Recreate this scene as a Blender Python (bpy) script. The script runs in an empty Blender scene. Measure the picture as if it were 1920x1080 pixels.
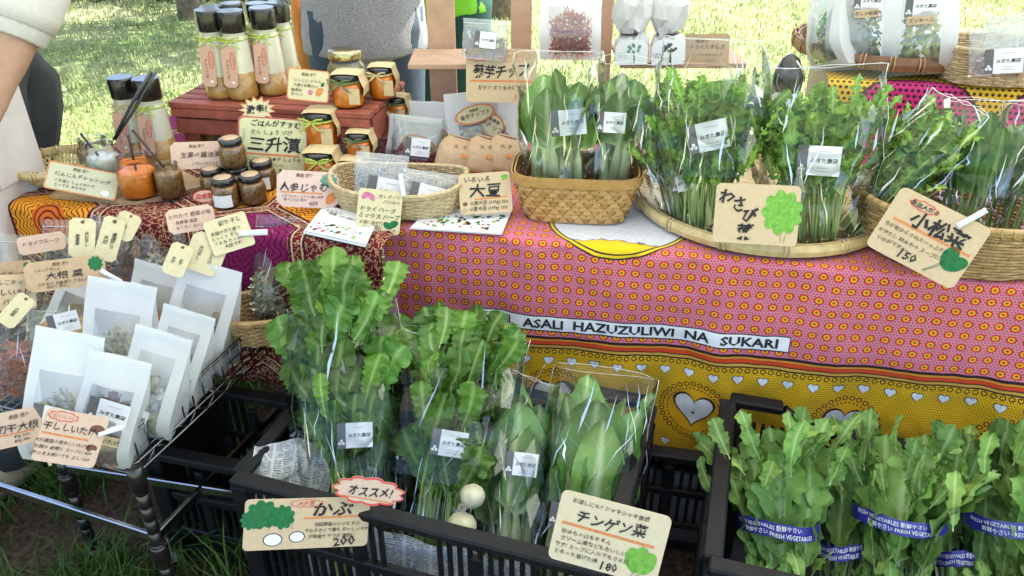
import bpy, math, random
from math import sin, cos, pi, radians, sqrt, atan2, floor
from mathutils import Vector, Matrix, noise
sc = bpy.context.scene
COL = sc.collection

# ------------------------------------------------------------------ camera
CAM = Vector((0.0, 0.0, 1.5)); PITCH = radians(30.0); FPX = 1500.0
cd = bpy.data.cameras.new('camera'); cam = bpy.data.objects.new('camera', cd); COL.objects.link(cam)
cd.sensor_width = 36.0; cd.lens = FPX / 1920.0 * 36.0; cd.clip_start = 0.05; cd.clip_end = 400.0
cam.location = CAM; cam.rotation_euler = (pi / 2 - PITCH, 0, 0)
sc.camera = cam
# ------------------------------------------------------------------ sky, sun, exposure
SUN_EL, SUN_AZ = radians(58), radians(58)        # azimuth measured from +Y towards +X
w = bpy.data.worlds.new('World'); sc.world = w; w.use_nodes = True
wn = w.node_tree; bg = wn.nodes['Background']
sky = wn.nodes.new('ShaderNodeTexSky'); sky.sky_type = 'NISHITA'; sky.sun_disc = False
sky.sun_elevation = SUN_EL; sky.sun_rotation = SUN_AZ; sky.air_density = 1.0; sky.dust_density = 2.0
wn.links.new(sky.outputs[0], bg.inputs[0]); bg.inputs[1].default_value = 0.14
sl = bpy.data.lights.new('sun', 'SUN'); sl.energy = 5.0; sl.angle = radians(0.55); sl.color = (1.0, 0.95, 0.87)
so = bpy.data.objects.new('sun', sl); COL.objects.link(so)
sdir = Vector((sin(SUN_AZ) * cos(SUN_EL), cos(SUN_AZ) * cos(SUN_EL), sin(SUN_EL)))
so.rotation_euler = sdir.to_track_quat('Z', 'Y').to_euler()
sc.view_settings.view_transform = 'Standard'; sc.view_settings.look = 'None'
sc.view_settings.exposure = 1.95; sc.view_settings.gamma = 1.0
sc.render.engine = 'CYCLES'
sc.cycles.max_bounces = 7; sc.cycles.diffuse_bounces = 3; sc.cycles.glossy_bounces = 3
sc.cycles.transmission_bounces = 4; sc.cycles.transparent_max_bounces = 24
sc.cycles.use_denoising = True; sc.cycles.use_adaptive_sampling = True
sc.cycles.caustics_reflective = False; sc.cycles.caustics_refractive = False

# ------------------------------------------------------------------ measuring (photo coordinates 1920x1080 -> places)
FWD = Vector((0, cos(PITCH), -sin(PITCH))); UPV = Vector((0, sin(PITCH), cos(PITCH))); RGT = Vector((1, 0, 0))
def ray(u, v): return FWD + RGT * ((u - 960) / FPX) - UPV * ((v - 540) / FPX)
def hit_plane(u, v, p, n):
    d = ray(u, v); return CAM + d * ((p - CAM).dot(n) / d.dot(n))
def at_z(u, v, z): return hit_plane(u, v, Vector((0, 0, z)), Vector((0, 0, 1)))
def at_y(u, v, y): return hit_plane(u, v, Vector((0, y, 0)), Vector((0, 1, 0)))
def mpp(p): return (p - CAM).dot(FWD) / FPX
def pt(u, v, z=None, y=None): return at_z(u, v, z) if z is not None else at_y(u, v, y)
def facing(p, lean=0.0, yaw=0.0):
    h = Vector((CAM.x - p.x, CAM.y - p.y, 0)).normalized()
    h = Matrix.Rotation(radians(yaw), 3, 'Z') @ h
    return (h * cos(radians(lean)) + Vector((0, 0, sin(radians(lean))))).normalized()
def frame(p, up, n):
    """origin p, local Z along up, local -Y along n"""
    z = up.normalized(); y = -(n - z * n.dot(z)).normalized(); x = y.cross(z)
    return Matrix(((x.x, y.x, z.x, p.x), (x.y, y.y, z.y, p.y), (x.z, y.z, z.z, p.z), (0, 0, 0, 1)))
def stand(ub, vb, ut, vt, z=None, y=None, lean=0.0, yaw=0.0):
    """an upright thing: foot seen at (ub,vb) on height z, top seen at (ut,vt). Returns frame, height, metres per pixel"""
    b = pt(ub, vb, z, y); n = facing(b, lean, yaw); t = hit_plane(ut, vt, b, n)
    return frame(b, t - b, n), (t - b).length, mpp(b)
def panel(u, v, wpx, hpx, roll=0.0, lean=30.0, yaw=0.0, z=None, y=None):
    """a flat card whose centre is seen at (u,v); returns frame (origin at the centre), width, height"""
    c = pt(u, v, z, y); n = facing(c, lean, yaw); a = radians(roll)
    x = (hit_plane(u + 20 * cos(a), v - 20 * sin(a), c, n) - hit_plane(u - 20 * cos(a), v + 20 * sin(a), c, n)).normalized(); up2 = n.cross(x)
    k = max(0.35, n.dot((CAM - c).normalized())); m = mpp(c)
    return frame(c, up2, n), wpx * m, hpx * m / k

# ------------------------------------------------------------------ mesh collecting
class MB:
    def __init__(s): s.v = []; s.f = []; s.m = []; s.s = []; s.uv = {}; s.rib = None
    def face(s, idx, mi=0, sm=False): s.f.append(tuple(idx)); s.m.append(mi); s.s.append(sm)
    def quad(s, a, b, c, d, mi=0):
        n = len(s.v); s.v += [Vector(a), Vector(b), Vector(c), Vector(d)]; s.face((n, n + 1, n + 2, n + 3), mi)
    def box(s, c, size, mi=0, M=None, taper=1.0, bevel=0.0):
        c = Vector(c); x, y, z = size[0] / 2, size[1] / 2, size[2] / 2; n = len(s.v)
        if bevel <= 0:
            pts = [(-x, -y, -z), (x, -y, -z), (x, y, -z), (-x, y, -z), (-x * taper, -y * taper, z), (x * taper, -y * taper, z), (x * taper, y * taper, z), (-x * taper, y * taper, z)]
            for p in pts:
                p = Vector(p); s.v.append((M @ p if M else p) + c)
            for q in ((3, 2, 1, 0), (4, 5, 6, 7), (0, 1, 5, 4), (1, 2, 6, 5), (2, 3, 7, 6), (3, 0, 4, 7)): s.face([n + k for k in q], mi)
        else:
            b = min(bevel, x * .9, y * .9, z * .9)
            rings = []
            for (zz, e) in ((-z, b), (-z + b, 0), (z - b, 0), (z, b)):
                xx, yy = x - e, y - e
                ring = []
                for (px, py) in ((-xx + b * (e == 0), -yy), (xx - b * (e == 0), -yy), (xx, -yy + b * (e == 0)), (xx, yy - b * (e == 0)), (xx - b * (e == 0), yy), (-xx + b * (e == 0), yy), (-xx, yy - b * (e == 0)), (-xx, -yy + b * (e == 0))):
                    p = Vector((px, py, zz)); ring.append(len(s.v)); s.v.append((M @ p if M else p) + c)
                rings.append(ring)
            for a, bb in zip(rings, rings[1:]):
                for k in range(8): s.face((a[k], a[(k + 1) % 8], bb[(k + 1) % 8], bb[k]), mi)
            s.face(rings[0][::-1], mi); s.face(rings[-1], mi)
    def tube(s, pts, r, n=6, mi=0, caps=True, closed=False, flat=1.0):
        pts = [Vector(p) for p in pts]; N = len(pts); rings = []
        up = None
        for i, p in enumerate(pts):
            a = pts[(i - 1) % N] if (i > 0 or closed) else p; b = pts[(i + 1) % N] if (i < N - 1 or closed) else p
            t = (b - a)
            if t.length < 1e-9: t = Vector((0, 0, 1))
            t.normalize()
            if up is None: up = Vector((0, 0, 1)) if abs(t.z) < .9 else Vector((1, 0, 0))
            x = t.cross(up)
            if x.length < 1e-6: x = t.orthogonal()
            x.normalize(); y = x.cross(t).normalized(); up = y
            rr = r[i] if isinstance(r, (list, tuple)) else r
            rings.append(len(s.v))
            for k in range(n):
                a_ = 2 * pi * k / n; s.v.append(p + x * (cos(a_) * rr) + y * (sin(a_) * rr * flat))
        for i in range(N if closed else N - 1):
            a, b = rings[i], rings[(i + 1) % N]
            for k in range(n): s.face((a + k, a + (k + 1) % n, b + (k + 1) % n, b + k), mi, True)
        if caps and not closed:
            s.face([rings[0] + k for k in range(n)][::-1], mi); s.face([rings[-1] + k for k in range(n)], mi)
    def lathe(s, prof, n=20, mi=0, c=(0, 0, 0), smooth=True, sx=1.0, sy=1.0, sq=0.0, capb=True, capt=True):
        c = Vector(c); rings = []
        for (r, z) in prof:
            rings.append(len(s.v))
            for k in range(n):
                a = 2 * pi * k / n; q = 1.0
                if sq: q = 1.0 / (abs(cos(a)) ** sq + abs(sin(a)) ** sq) ** (1.0 / sq)
                s.v.append(c + Vector((cos(a) * r * q * sx, sin(a) * r * q * sy, z)))
        for a, b in zip(rings, rings[1:]):
            for k in range(n): s.face((a + k, a + (k + 1) % n, b + (k + 1) % n, b + k), mi, smooth)
        if capb: s.face([rings[0] + k for k in range(n)][::-1], mi)
        if capt: s.face([rings[-1] + k for k in range(n)], mi)
    def grid(s, fn, nu, nv, mi=0, smooth=True, closed_u=False):
        base = len(s.v); st = nu if closed_u else nu + 1
        for j in range(nv + 1):
            for i in range(st): s.v.append(Vector(fn(i / nu, j / nv)))
        for j in range(nv):
            for i in range(nu):
                a = base + j * st + i; b = base + j * st + (i + 1) % st
                s.face((a, b, b + st, a + st), mi, smooth)
        return base
    def prism(s, out, y0, y1, mi=0):
        """2-D outline in local x,z extruded between y0 (front) and y1"""
        n = len(out); a = len(s.v)
        for (x, z) in out: s.v.append(Vector((x, y0, z)))
        for (x, z) in out: s.v.append(Vector((x, y1, z)))
        s.face([a + k for k in range(n)], mi); s.face([a + n + k for k in range(n)][::-1], mi)
        for k in range(n): s.face((a + k, a + n + k, a + n + (k + 1) % n, a + (k + 1) % n), mi)
    def flatpoly(s, out, y, mi=0):
        a = len(s.v)
        for (x, z) in out: s.v.append(Vector((x, y, z)))
        s.face([a + k for k in range(len(out))], mi)
    def xf(s, M, start=0):
        for i in range(start, len(s.v)): s.v[i] = M @ s.v[i]
    def mesh(s, name, mats, uvs=None, attr=None):
        me = bpy.data.meshes.new(name); me.from_pydata(s.v, [], s.f)
        if not isinstance(mats, (list, tuple)): mats = [mats]
        for m in mats: me.materials.append(m)
        me.polygons.foreach_set('material_index', s.m); me.polygons.foreach_set('use_smooth', s.s)
        if uvs is not None:
            l = me.uv_layers.new(name='UVMap')
            flat = []
            for p in me.loops: flat += list(uvs[p.vertex_index])
            l.data.foreach_set('uv', flat)
        if attr:
            for k, vals in attr.items():
                a = me.attributes.new(k, 'FLOAT', 'POINT'); a.data.foreach_set('value', vals)
        me.update(); return me
    def build(s, name, mats, parent=None, uvs=None, attr=None):
        return put(name, s.mesh(name, mats, uvs, attr), parent)
def put(name, me, parent=None, M=None):
    o = bpy.data.objects.new(name, me); COL.objects.link(o)
    if parent: o.parent = parent
    if M is not None: o.matrix_local = M
    return o
def tag(o, label=None, cat=None, group=None, kind=None):
    if label: o['label'] = label
    if cat: o['category'] = cat
    if group: o['group'] = group
    if kind: o['kind'] = kind
    return o
def thing(name, label, cat, M=None, group=None):
    o = bpy.data.objects.new(name, None); COL.objects.link(o); o.empty_display_size = .02
    if M is not None: o.matrix_world = M
    return tag(o, label, cat, group)
def stuff(o): o['kind'] = 'stuff'; return o

# ------------------------------------------------------------------ node arithmetic
class E:
    nt = None
    def __init__(s, k): s.k = k
    @staticmethod
    def m(op, *a):
        n = E.nt.nodes.new('ShaderNodeMath'); n.operation = op
        for i, x in enumerate(a):
            if isinstance(x, E): E.nt.links.new(x.k, n.inputs[i])
            else: n.inputs[i].default_value = float(x)
        return E(n.outputs[0])
    def __add__(s, o): return E.m('ADD', s, o)
    __radd__ = __add__
    def __sub__(s, o): return E.m('SUBTRACT', s, o)
    def __rsub__(s, o): return E.m('SUBTRACT', o, s)
    def __mul__(s, o): return E.m('MULTIPLY', s, o)
    __rmul__ = __mul__
    def __truediv__(s, o): return E.m('DIVIDE', s, o)
    def __lt__(s, o): return E.m('LESS_THAN', s, o)
    def __gt__(s, o): return E.m('GREATER_THAN', s, o)
def fract(x): return E.m('FRACT', x)
def flr(x): return E.m('FLOOR', x)
def esin(x): return E.m('SINE', x)
def eabs(x): return E.m('ABSOLUTE', x)
def hyp(x, y): return E.m('SQRT', x * x + y * y)
def step(e, x, w=.0006):
    """1 below e, soft edge w"""
    n = E.nt.nodes.new('ShaderNodeMapRange'); n.clamp = True
    E.nt.links.new(x.k, n.inputs[0]); n.inputs[1].default_value = e - w; n.inputs[2].default_value = e + w
    n.inputs[3].default_value = 1; n.inputs[4].default_value = 0
    return E(n.outputs[0])
def mixc(f, a, b):
    n = E.nt.nodes.new('ShaderNodeMix'); n.data_type = 'RGBA'
    if isinstance(f, E): E.nt.links.new(f.k, n.inputs[0])
    else: n.inputs[0].default_value = f
    for i, x in ((6, a), (7, b)):
        if isinstance(x, E): E.nt.links.new(x.k, n.inputs[i])
        else: n.inputs[i].default_value = (*x[:3], 1)
    return E(n.outputs[2])
def texnoise(scale, vec=None, detail=3.0, rough=.55):
    n = E.nt.nodes.new('ShaderNodeTexNoise'); n.inputs['Scale'].default_value = scale; n.inputs['Detail'].default_value = detail; n.inputs['Roughness'].default_value = rough
    if vec is None:
        t = E.nt.nodes.new('ShaderNodeTexCoord'); vec = t.outputs['Object']
    E.nt.links.new(vec.k if isinstance(vec, E) else vec, n.inputs['Vector'])
    return E(n.outputs['Fac'])
def remap(x, a, b, c=0.0, d=1.0):
    n = E.nt.nodes.new('ShaderNodeMapRange'); E.nt.links.new(x.k, n.inputs[0])
    for i, q in enumerate((a, b, c, d)): n.inputs[i + 1].default_value = q
    return E(n.outputs[0])
def uvxy(name=None):
    t = E.nt.nodes.new('ShaderNodeUVMap'); s = E.nt.nodes.new('ShaderNodeSeparateXYZ'); E.nt.links.new(t.outputs[0], s.inputs[0])
    return E(s.outputs[0]), E(s.outputs[1])
def objrand():
    n = E.nt.nodes.new('ShaderNodeObjectInfo'); return E(n.outputs['Random'])
def attrf(name):
    n = E.nt.nodes.new('ShaderNodeAttribute'); n.attribute_name = name; return E(n.outputs['Fac'])
def bump(x, strength=.3, dist=.002):
    n = E.nt.nodes.new('ShaderNodeBump'); n.inputs['Strength'].default_value = strength; n.inputs['Distance'].default_value = dist
    E.nt.links.new(x.k, n.inputs['Height']); return n.outputs[0]
def newmat(name):
    m = bpy.data.materials.new(name); m.use_nodes = True; E.nt = m.node_tree
    b = m.node_tree.nodes['Principled BSDF']; return m, b
def setin(b, **kw):
    for k, v in kw.items():
        i = b.inputs[k.replace('_', ' ')]
        if isinstance(v, E): E.nt.links.new(v.k, i)
        elif hasattr(v, 'is_output'): E.nt.links.new(v, i)
        else: i.default_value = v
def scl(c, k): return tuple(min(1.0, max(0.0, x * k)) for x in c[:3])
MATS = {}
def pm(name, col, rough=.6, var=.15, scale=60.0, bmp=0.0, metal=0.0, coat=0.0, spec=.5, bdist=.001, transl=0.0, detail=4.0):
    """plain procedural paint: colour with uneven tone, fine relief"""
    if name in MATS: return MATS[name]
    m, b = newmat(name)
    n = texnoise(scale, detail=detail)
    c = mixc(remap(n, .3, .7), scl(col, 1 - var), scl(col, 1 + var))
    setin(b, Base_Color=c, Roughness=rough, Metallic=metal, Coat_Weight=coat, Specular_IOR_Level=spec)
    if coat: setin(b, Coat_Roughness=.06)
    if bmp: setin(b, Normal=bump(n, bmp, bdist))
    if transl:
        t = E.nt.nodes.new('ShaderNodeBsdfTranslucent'); E.nt.links.new(c.k, t.inputs[0])
        x = E.nt.nodes.new('ShaderNodeMixShader'); x.inputs[0].default_value = transl
        E.nt.links.new(b.outputs[0], x.inputs[1]); E.nt.links.new(t.outputs[0], x.inputs[2])
        E.nt.links.new(x.outputs[0], E.nt.nodes['Material Output'].inputs[0])
    MATS[name] = m; return m
def film_mat(name, ior=1.6, rough=.08, tint=(.97, .99, .97), gain=1.0, cloudy=0.0, bscale=40, bstr=.25):
    """clear plastic or thin glass: straight-through light plus mirror-like sheen"""
    m, b = newmat(name); nt = m.node_tree; nt.nodes.remove(b)
    tr = nt.nodes.new('ShaderNodeBsdfTransparent'); tr.inputs[0].default_value = (*tint, 1)
    gl = nt.nodes.new('ShaderNodeBsdfGlossy'); gl.inputs['Roughness'].default_value = rough; gl.inputs[0].default_value = (1, 1, 1, 1)
    fr = nt.nodes.new('ShaderNodeFresnel'); fr.inputs[0].default_value = ior
    if bstr:
        nrm = bump(texnoise(bscale, detail=2), bstr, .004)
        nt.links.new(nrm, gl.inputs['Normal']); nt.links.new(nrm, fr.inputs['Normal'])
    f = E.m('MINIMUM', E(fr.outputs[0]) * gain, .85)
    mx = nt.nodes.new('ShaderNodeMixShader'); nt.links.new(f.k, mx.inputs[0]); nt.links.new(tr.outputs[0], mx.inputs[1]); nt.links.new(gl.outputs[0], mx.inputs[2])
    out = mx.outputs[0]
    if cloudy:
        df = nt.nodes.new('ShaderNodeBsdfDiffuse'); df.inputs[0].default_value = (.8, .82, .82, 1)
        m2 = nt.nodes.new('ShaderNodeMixShader'); m2.inputs[0].default_value = cloudy
        nt.links.new(out, m2.inputs[1]); nt.links.new(df.outputs[0], m2.inputs[2]); out = m2.outputs[0]
    nt.links.new(out, nt.nodes['Material Output'].inputs[0]); return m
rnd = random.Random(7)
# ================================================================== the setting
import numpy as np
def ground_material():
    m, b = newmat('ground')
    t = E.nt.nodes.new('ShaderNodeTexCoord'); s = E.nt.nodes.new('ShaderNodeSeparateXYZ'); E.nt.links.new(t.outputs['Object'], s.inputs[0])
    X, Y = E(s.outputs[0]), E(s.outputs[1])
    n1 = texnoise(1.1, detail=5); n2 = texnoise(14, detail=5); n3 = texnoise(70, detail=3)
    lawn = mixc(remap(n2, .35, .68), (.17, .21, .07), (.44, .45, .24))
    lawn = mixc(remap(n1, .5, .72), lawn, (.52, .49, .31))
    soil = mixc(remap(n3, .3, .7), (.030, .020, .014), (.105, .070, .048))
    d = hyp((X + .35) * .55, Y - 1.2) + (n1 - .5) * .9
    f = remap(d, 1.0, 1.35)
    lawn = mixc(remap(texnoise(.55, detail=3), .52, .68), lawn, (.10, .19, .03))  # dappled shade put into the lawn colour as darker green patches
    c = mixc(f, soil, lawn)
    setin(b, Base_Color=c, Roughness=.95, Specular_IOR_Level=.15, Normal=bump(n3 + n2, .8, .02)); return m
MB_ = MB(); G = 60
def ground_z(x, y): return .012 * noise.noise(Vector((x * .8, y * .8, 3))) if abs(x) < 20 and abs(y) < 20 else 0
xs = [-140, -60, -25] + [-9 + .3 * i for i in range(61)] + [25, 60, 140]
ys = [-140, -60, -25] + [-9 + .3 * i for i in range(73)] + [30, 70, 200]
for y in ys:
    for x in xs: MB_.v.append(Vector((x, y, ground_z(x, y))))
nx = len(xs)
for j in range(len(ys) - 1):
    for i in range(nx - 1): MB_.face((j * nx + i, j * nx + i + 1, (j + 1) * nx + i + 1, (j + 1) * nx + i), 0, True)
tag(MB_.build('ground', ground_material()), kind='structure')

def grass_mat(name, a, b_, tr=.45):
    m, b = newmat(name); nt = m.node_tree
    n = texnoise(2.2, detail=3); n2 = texnoise(60, detail=1)
    c = mixc(remap(n + (n2 - .5) * .9, .3, .7), a, b_)
    setin(b, Base_Color=c, Roughness=.55, Specular_IOR_Level=.3)
    t = nt.nodes.new('ShaderNodeBsdfTranslucent'); nt.links.new(c.k, t.inputs[0]); x = nt.nodes.new('ShaderNodeMixShader'); x.inputs[0].default_value = tr
    nt.links.new(b.outputs[0], x.inputs[1]); nt.links.new(t.outputs[0], x.inputs[2]); nt.links.new(x.outputs[0], nt.nodes['Material Output'].inputs[0]); return m
def blades(name, label, cat, n, sampler, hmin, hmax, wd, mat, seed):
    r = np.random.default_rng(seed); x, y = sampler(r, n); n = len(x)
    h = r.uniform(hmin, hmax, n); a = r.uniform(0, 2 * pi, n); l = r.uniform(.2, 1.0, n) * h; la = r.uniform(0, 2 * pi, n)
    z = np.zeros(n); w2 = wd * r.uniform(.6, 1.3, n)
    p0 = np.stack([x - np.cos(a) * w2, y - np.sin(a) * w2, z - .01], 1); p1 = np.stack([x + np.cos(a) * w2, y + np.sin(a) * w2, z - .01], 1)
    mx = x + np.cos(la) * l * .35; my = y + np.sin(la) * l * .35
    p2 = np.stack([mx + np.cos(a) * w2 * .7, my + np.sin(a) * w2 * .7, h * .62], 1); p3 = np.stack([mx - np.cos(a) * w2 * .7, my - np.sin(a) * w2 * .7, h * .62], 1)
    p4 = np.stack([x + np.cos(la) * l, y + np.sin(la) * l, h * .93], 1)
    V = np.stack([p0, p1, p2, p3, p4], 1).reshape(-1, 3); k = np.arange(n) * 5
    me = bpy.data.meshes.new(name); me.vertices.add(len(V)); me.vertices.foreach_set('co', V.astype(np.float32).ravel())
    tri = np.stack([k, k + 1, k + 2, k, k + 2, k + 3, k + 3, k + 2, k + 4], 1).reshape(-1)
    nt_ = len(tri) // 3; me.loops.add(len(tri)); me.loops.foreach_set('vertex_index', tri.astype(np.int32))
    me.polygons.add(nt_); me.polygons.foreach_set('loop_start', np.arange(nt_, dtype=np.int32) * 3)
    me.materials.append(mat); me.update(calc_edges=True); me.validate()
    return tag(put(name, me), label, cat, kind='stuff')
def lawn_s(r, n):
    y = 3.0 + 8.5 * r.random(n) ** 1.25; x = r.uniform(-1, 1, n) * (y * .74) ; return x, y
blades('lawn_grass', 'sunlit short lawn grass behind the stall', 'grass', 120000, lawn_s, .02, .07, .005, grass_mat('lawn_blade', (.16, .23, .065), (.48, .50, .27)), 3)
def tuft_s(r, n):
    cx = r.uniform(-2.0, .1, 110); cy = r.uniform(1.15, 2.7, 110); k = r.integers(0, 110, n)
    return cx[k] + r.normal(0, .05, n), cy[k] + r.normal(0, .05, n)
blades('grass_tufts', 'long green grass growing from the soil under the wire shelf', 'grass', 12000, tuft_s, .05, .17, .0028, grass_mat('tuft_blade', (.035, .085, .012), (.11, .19, .035), .3), 5)

def bark(): return pm('bark', (.17, .13, .10), .9, .45, 18, .9, bdist=.02)
def leaf_cloud(r, c, rad, n, size, flat=.75):
    mb = MB()
    lobes = [(Vector((r.gauss(0, .45), r.gauss(0, .45), r.gauss(0, .35) * flat)), r.uniform(.35, .6)) for _ in range(14)]
    for i in range(n):
        o, s = lobes[r.randrange(len(lobes))]
        d = Vector((r.gauss(0, 1), r.gauss(0, 1), r.gauss(0, 1))).normalized() * (r.random() ** .4) * s
        p = Vector(c) + Vector((o.x + d.x, o.y + d.y, (o.z + d.z) * flat)) * rad
        a = Vector((r.gauss(0, 1), r.gauss(0, 1), r.gauss(0, .6))).normalized(); b = a.orthogonal().normalized(); q = size * r.uniform(.6, 1.4)
        k = len(mb.v); mb.v += [p - a * q, p - b * q * .45, p + a * q, p + b * q * .45]; mb.face((k, k + 1, k + 2, k + 3))
    return mb
def tree(label, x, y, rad_trunk, lean, crown_c, crown_r, n, seed, group='park trees on the lawn'):
    r = random.Random(seed); t = thing('park_tree', label, 'tree', Matrix.Translation((x, y, 0)), group)
    mb = MB(); H = crown_c[2]; pts = []; rr = []
    for i in range(12):
        f = i / 11; pts.append((lean[0] * f * f + .03 * sin(f * 9 + seed), lean[1] * f * f + .03 * cos(f * 7), -.05 + f * H)); rr.append(rad_trunk * (1.35 - .35 * min(1, f * 8)) * (1 - .6 * f) if f < .12 else rad_trunk * (1 - .65 * f))
    mb.tube(pts, rr, 12)
    for k in range(5):
        a = r.uniform(0, 2 * pi); b = Vector(pts[6 + k]); e = b + Vector((cos(a), sin(a), .8)) * r.uniform(.5, .9) * crown_r
        mb.tube([b, (b + e) / 2 + Vector((0, 0, .08)), e], [rad_trunk * .4, rad_trunk * .25, rad_trunk * .1], 7)
    mb.build('trunk', bark(), t)
    stuff(leaf_cloud(r, (lean[0], lean[1], H), crown_r, n, .085).build('crown', grass_mat('tree_leaf%d' % seed, (.04, .085, .015), (.10, .17, .03), .35), t))
p = at_z(350, 36, 0); tree('slim grey-brown tree trunk at the top behind the dressing bottles', p.x, p.y, .085, (.5, .3), (0, 0, 3.6), 1.7, 1500, 1)
p = at_z(938, 34, 0); tree('dark broad tree trunk seen between the two rack posts', p.x, p.y, .115, (-.3, .4), (0, 0, 3.9), 1.9, 1600, 2)
p = at_z(884, 12, 0); tree('thin pale tree trunk just right of the wide rack post', p.x, p.y, .05, (.2, .2), (0, 0, 3.3), 1.3, 1000, 3)
tree('added tree behind the person in the green vest, its crown dappling the lawn', -.55, 6.9, .09, (-.2, .1), (0, 0, 3.5), 1.9, 900, 4)  # extra tree, added so its crown casts dappled shade on the lawn
# hedge at the far end of the lawn
hb = thing('hedge', 'dark clipped hedge along the far edge of the lawn', 'hedge', Matrix.Translation((-3.6, 8.55, 0)))
mb = MB(); r_ = random.Random(5)
for i in range(6500):
    p = Vector((r_.uniform(-2.6, 2.0), r_.uniform(-.4, .4), r_.uniform(0, 1.3))); a = Vector((r_.gauss(0, 1), r_.gauss(0, 1), r_.gauss(0, 1))).normalized(); b = a.orthogonal().normalized(); q = r_.uniform(.03, .07)
    k = len(mb.v); mb.v += [p - a * q, p - b * q * .5, p + a * q, p + b * q * .5]; mb.face((k, k + 1, k + 2, k + 3))
stuff(mb.build('foliage', grass_mat('hedge_leaf', (.016, .03, .008), (.05, .08, .02), .15), hb))
mb = MB(); r_ = random.Random(6)
for i in range(9): mb.tube([(-2.4 + i * .5, 0, -.02), (-2.4 + i * .5 + r_.uniform(-.1, .1), .05, 1.0)], [.03, .012], 6)
stuff(mb.build('stem', bark(), hb))

# unseen white cloth canopy, added above the picture to shade the stall softly
cn = thing('shade_canopy', 'unseen white cloth canopy on steel legs, added to shade the stall', 'canopy', Matrix.Translation((.25, 1.50, 0)))
mb = MB()
def can(u, v):
    x = (u - .5) * 4.6; y = (v - .5) * 3.2
    return (x, y, 2.3 + .75 * (1 - max(abs(u - .5), abs(v - .5)) * 2))
mb.grid(can, 12, 12, 0, False)
m, b = newmat('canopy_cloth'); nt = m.node_tree
n = texnoise(300, detail=1); setin(b, Base_Color=mixc(n, (.80, .80, .79), (.88, .88, .87)), Roughness=.8, Specular_IOR_Level=.2)
t = nt.nodes.new('ShaderNodeBsdfTranslucent'); t.inputs[0].default_value = (.86, .86, .84, 1); x = nt.nodes.new('ShaderNodeMixShader'); x.inputs[0].default_value = .34
nt.links.new(b.outputs[0], x.inputs[1]); nt.links.new(t.outputs[0], x.inputs[2]); nt.links.new(x.outputs[0], nt.nodes['Material Output'].inputs[0])
mb.build('roof_cloth', m, cn)
steel_w = pm('painted_steel', (.7, .7, .7), .4, .05, 30)
for sx in (-1, 1):
    for sy in (-1, 1):
        mb = MB(); mb.tube([(sx * 2.28, sy * 1.58, 0), (sx * 2.28, sy * 1.58, 2.29)], .016, 8); mb.build('leg', steel_w, cn)

# ------------------------------------------------------------------ tables under printed cloths
wood_top = pm('table_wood', (.35, .24, .15), .7, .2, 20, .2)
class Cloth:
    """a cloth lying on a table top and hanging down in front; h is measured along the cloth, ztop at the edge"""
    def __init__(s, o, d, ztop, zbot, s0, s1, depth, amp, seed, lift=.0):
        s.o = Vector((*o, 0)); s.d = Vector((*d, 0)).normalized(); s.b = Vector((-s.d.y, s.d.x, 0)); s.zt = ztop; s.zb = zbot; s.s0 = s0; s.s1 = s1; s.depth = depth; s.amp = amp; s.seed = seed; s.lift = lift
    def at(s, t, h, off=0.0):
        r = .014; L = r * pi / 2; a = h - s.zt; base = s.o + s.d * t
        if a > L / 2:
            dd = a - L / 2 + r; p = base + s.b * dd + Vector((0, 0, s.zt)); n = Vector((0, 0, 1))
            p.z += .0025 * noise.noise(Vector((t * 7, a * 7, s.seed))) + .0015
        elif a > -L / 2:
            ph = (a + L / 2) / r; p = base + s.b * (r - r * cos(ph)) + Vector((0, 0, s.zt - r + r * sin(ph))); n = -s.b * cos(ph) + Vector((0, 0, 1)) * sin(ph)
        else:
            dd = -a - L / 2; f = min(1, dd / .35)
            w_ = s.amp * f * (.6 * sin(t * 13 + s.seed + dd * 2) + .55 * sin(t * 29 + 2 * s.seed + dd * 3.1) + .5 * noise.noise(Vector((t * 6, dd * 4, s.seed))))
            w_ += .007 * noise.noise(Vector((t * 14, dd * 9, s.seed + 4))) + .003 * noise.noise(Vector((t * 34, dd * 26, s.seed + 8)))
            p = base + Vector((0, 0, s.zt - r - dd)) - s.b * (w_ + .01 * f + s.amp * f); n = -s.b
        return p + n * (off + s.lift)
    def build(s, name, mat, parent, ns, nh):
        mb = MB(); uv = []
        H0, H1 = s.zb, s.zt + s.depth
        hs = [H0 + (s.zt - .03 - H0) * i / nh for i in range(nh)] + [s.zt - .03 + .06 * i / 8 for i in range(8)] + [s.zt + .03 + (s.depth - .03) * i / 10 for i in range(11)]
        for h in hs:
            for i in range(ns + 1):
                t = s.s0 + (s.s1 - s.s0) * i / ns; mb.v.append(s.at(t, h)); uv.append((t, h))
        k = ns + 1
        for j in range(len(hs) - 1):
            for i in range(ns): mb.face((j * k + i, j * k + i + 1, (j + 1) * k + i + 1, (j + 1) * k + i), 0, True)
        return mb.build(name, mat, parent, uv)
def table(label, o, d, s0, s1, depth, z):
    d = Vector((*d, 0)).normalized(); b = Vector((-d.y, d.x, 0)); M = Matrix(((d.x, b.x, 0, o[0]), (d.y, b.y, 0, o[1]), (0, 0, 1, 0), (0, 0, 0, 1)))
    t = thing('trestle_table', label, 'table', M)
    mb = MB(); mb.box(((s0 + s1) / 2, depth / 2 + .012, z - .016), (s1 - s0 - .03, depth - .02, .026), bevel=.003); mb.build('table_top', wood_top, t)
    for x in (s0 + .06, s1 - .08):
        for y in (.07, depth - .06):
            mb = MB(); mb.tube([(x, y, 0), (x, y, z - .03)], .014, 8); mb.build('leg', pm('dark_steel', (.06, .06, .06), .4, .1, 30, metal=.6), t)
    return t
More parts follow.
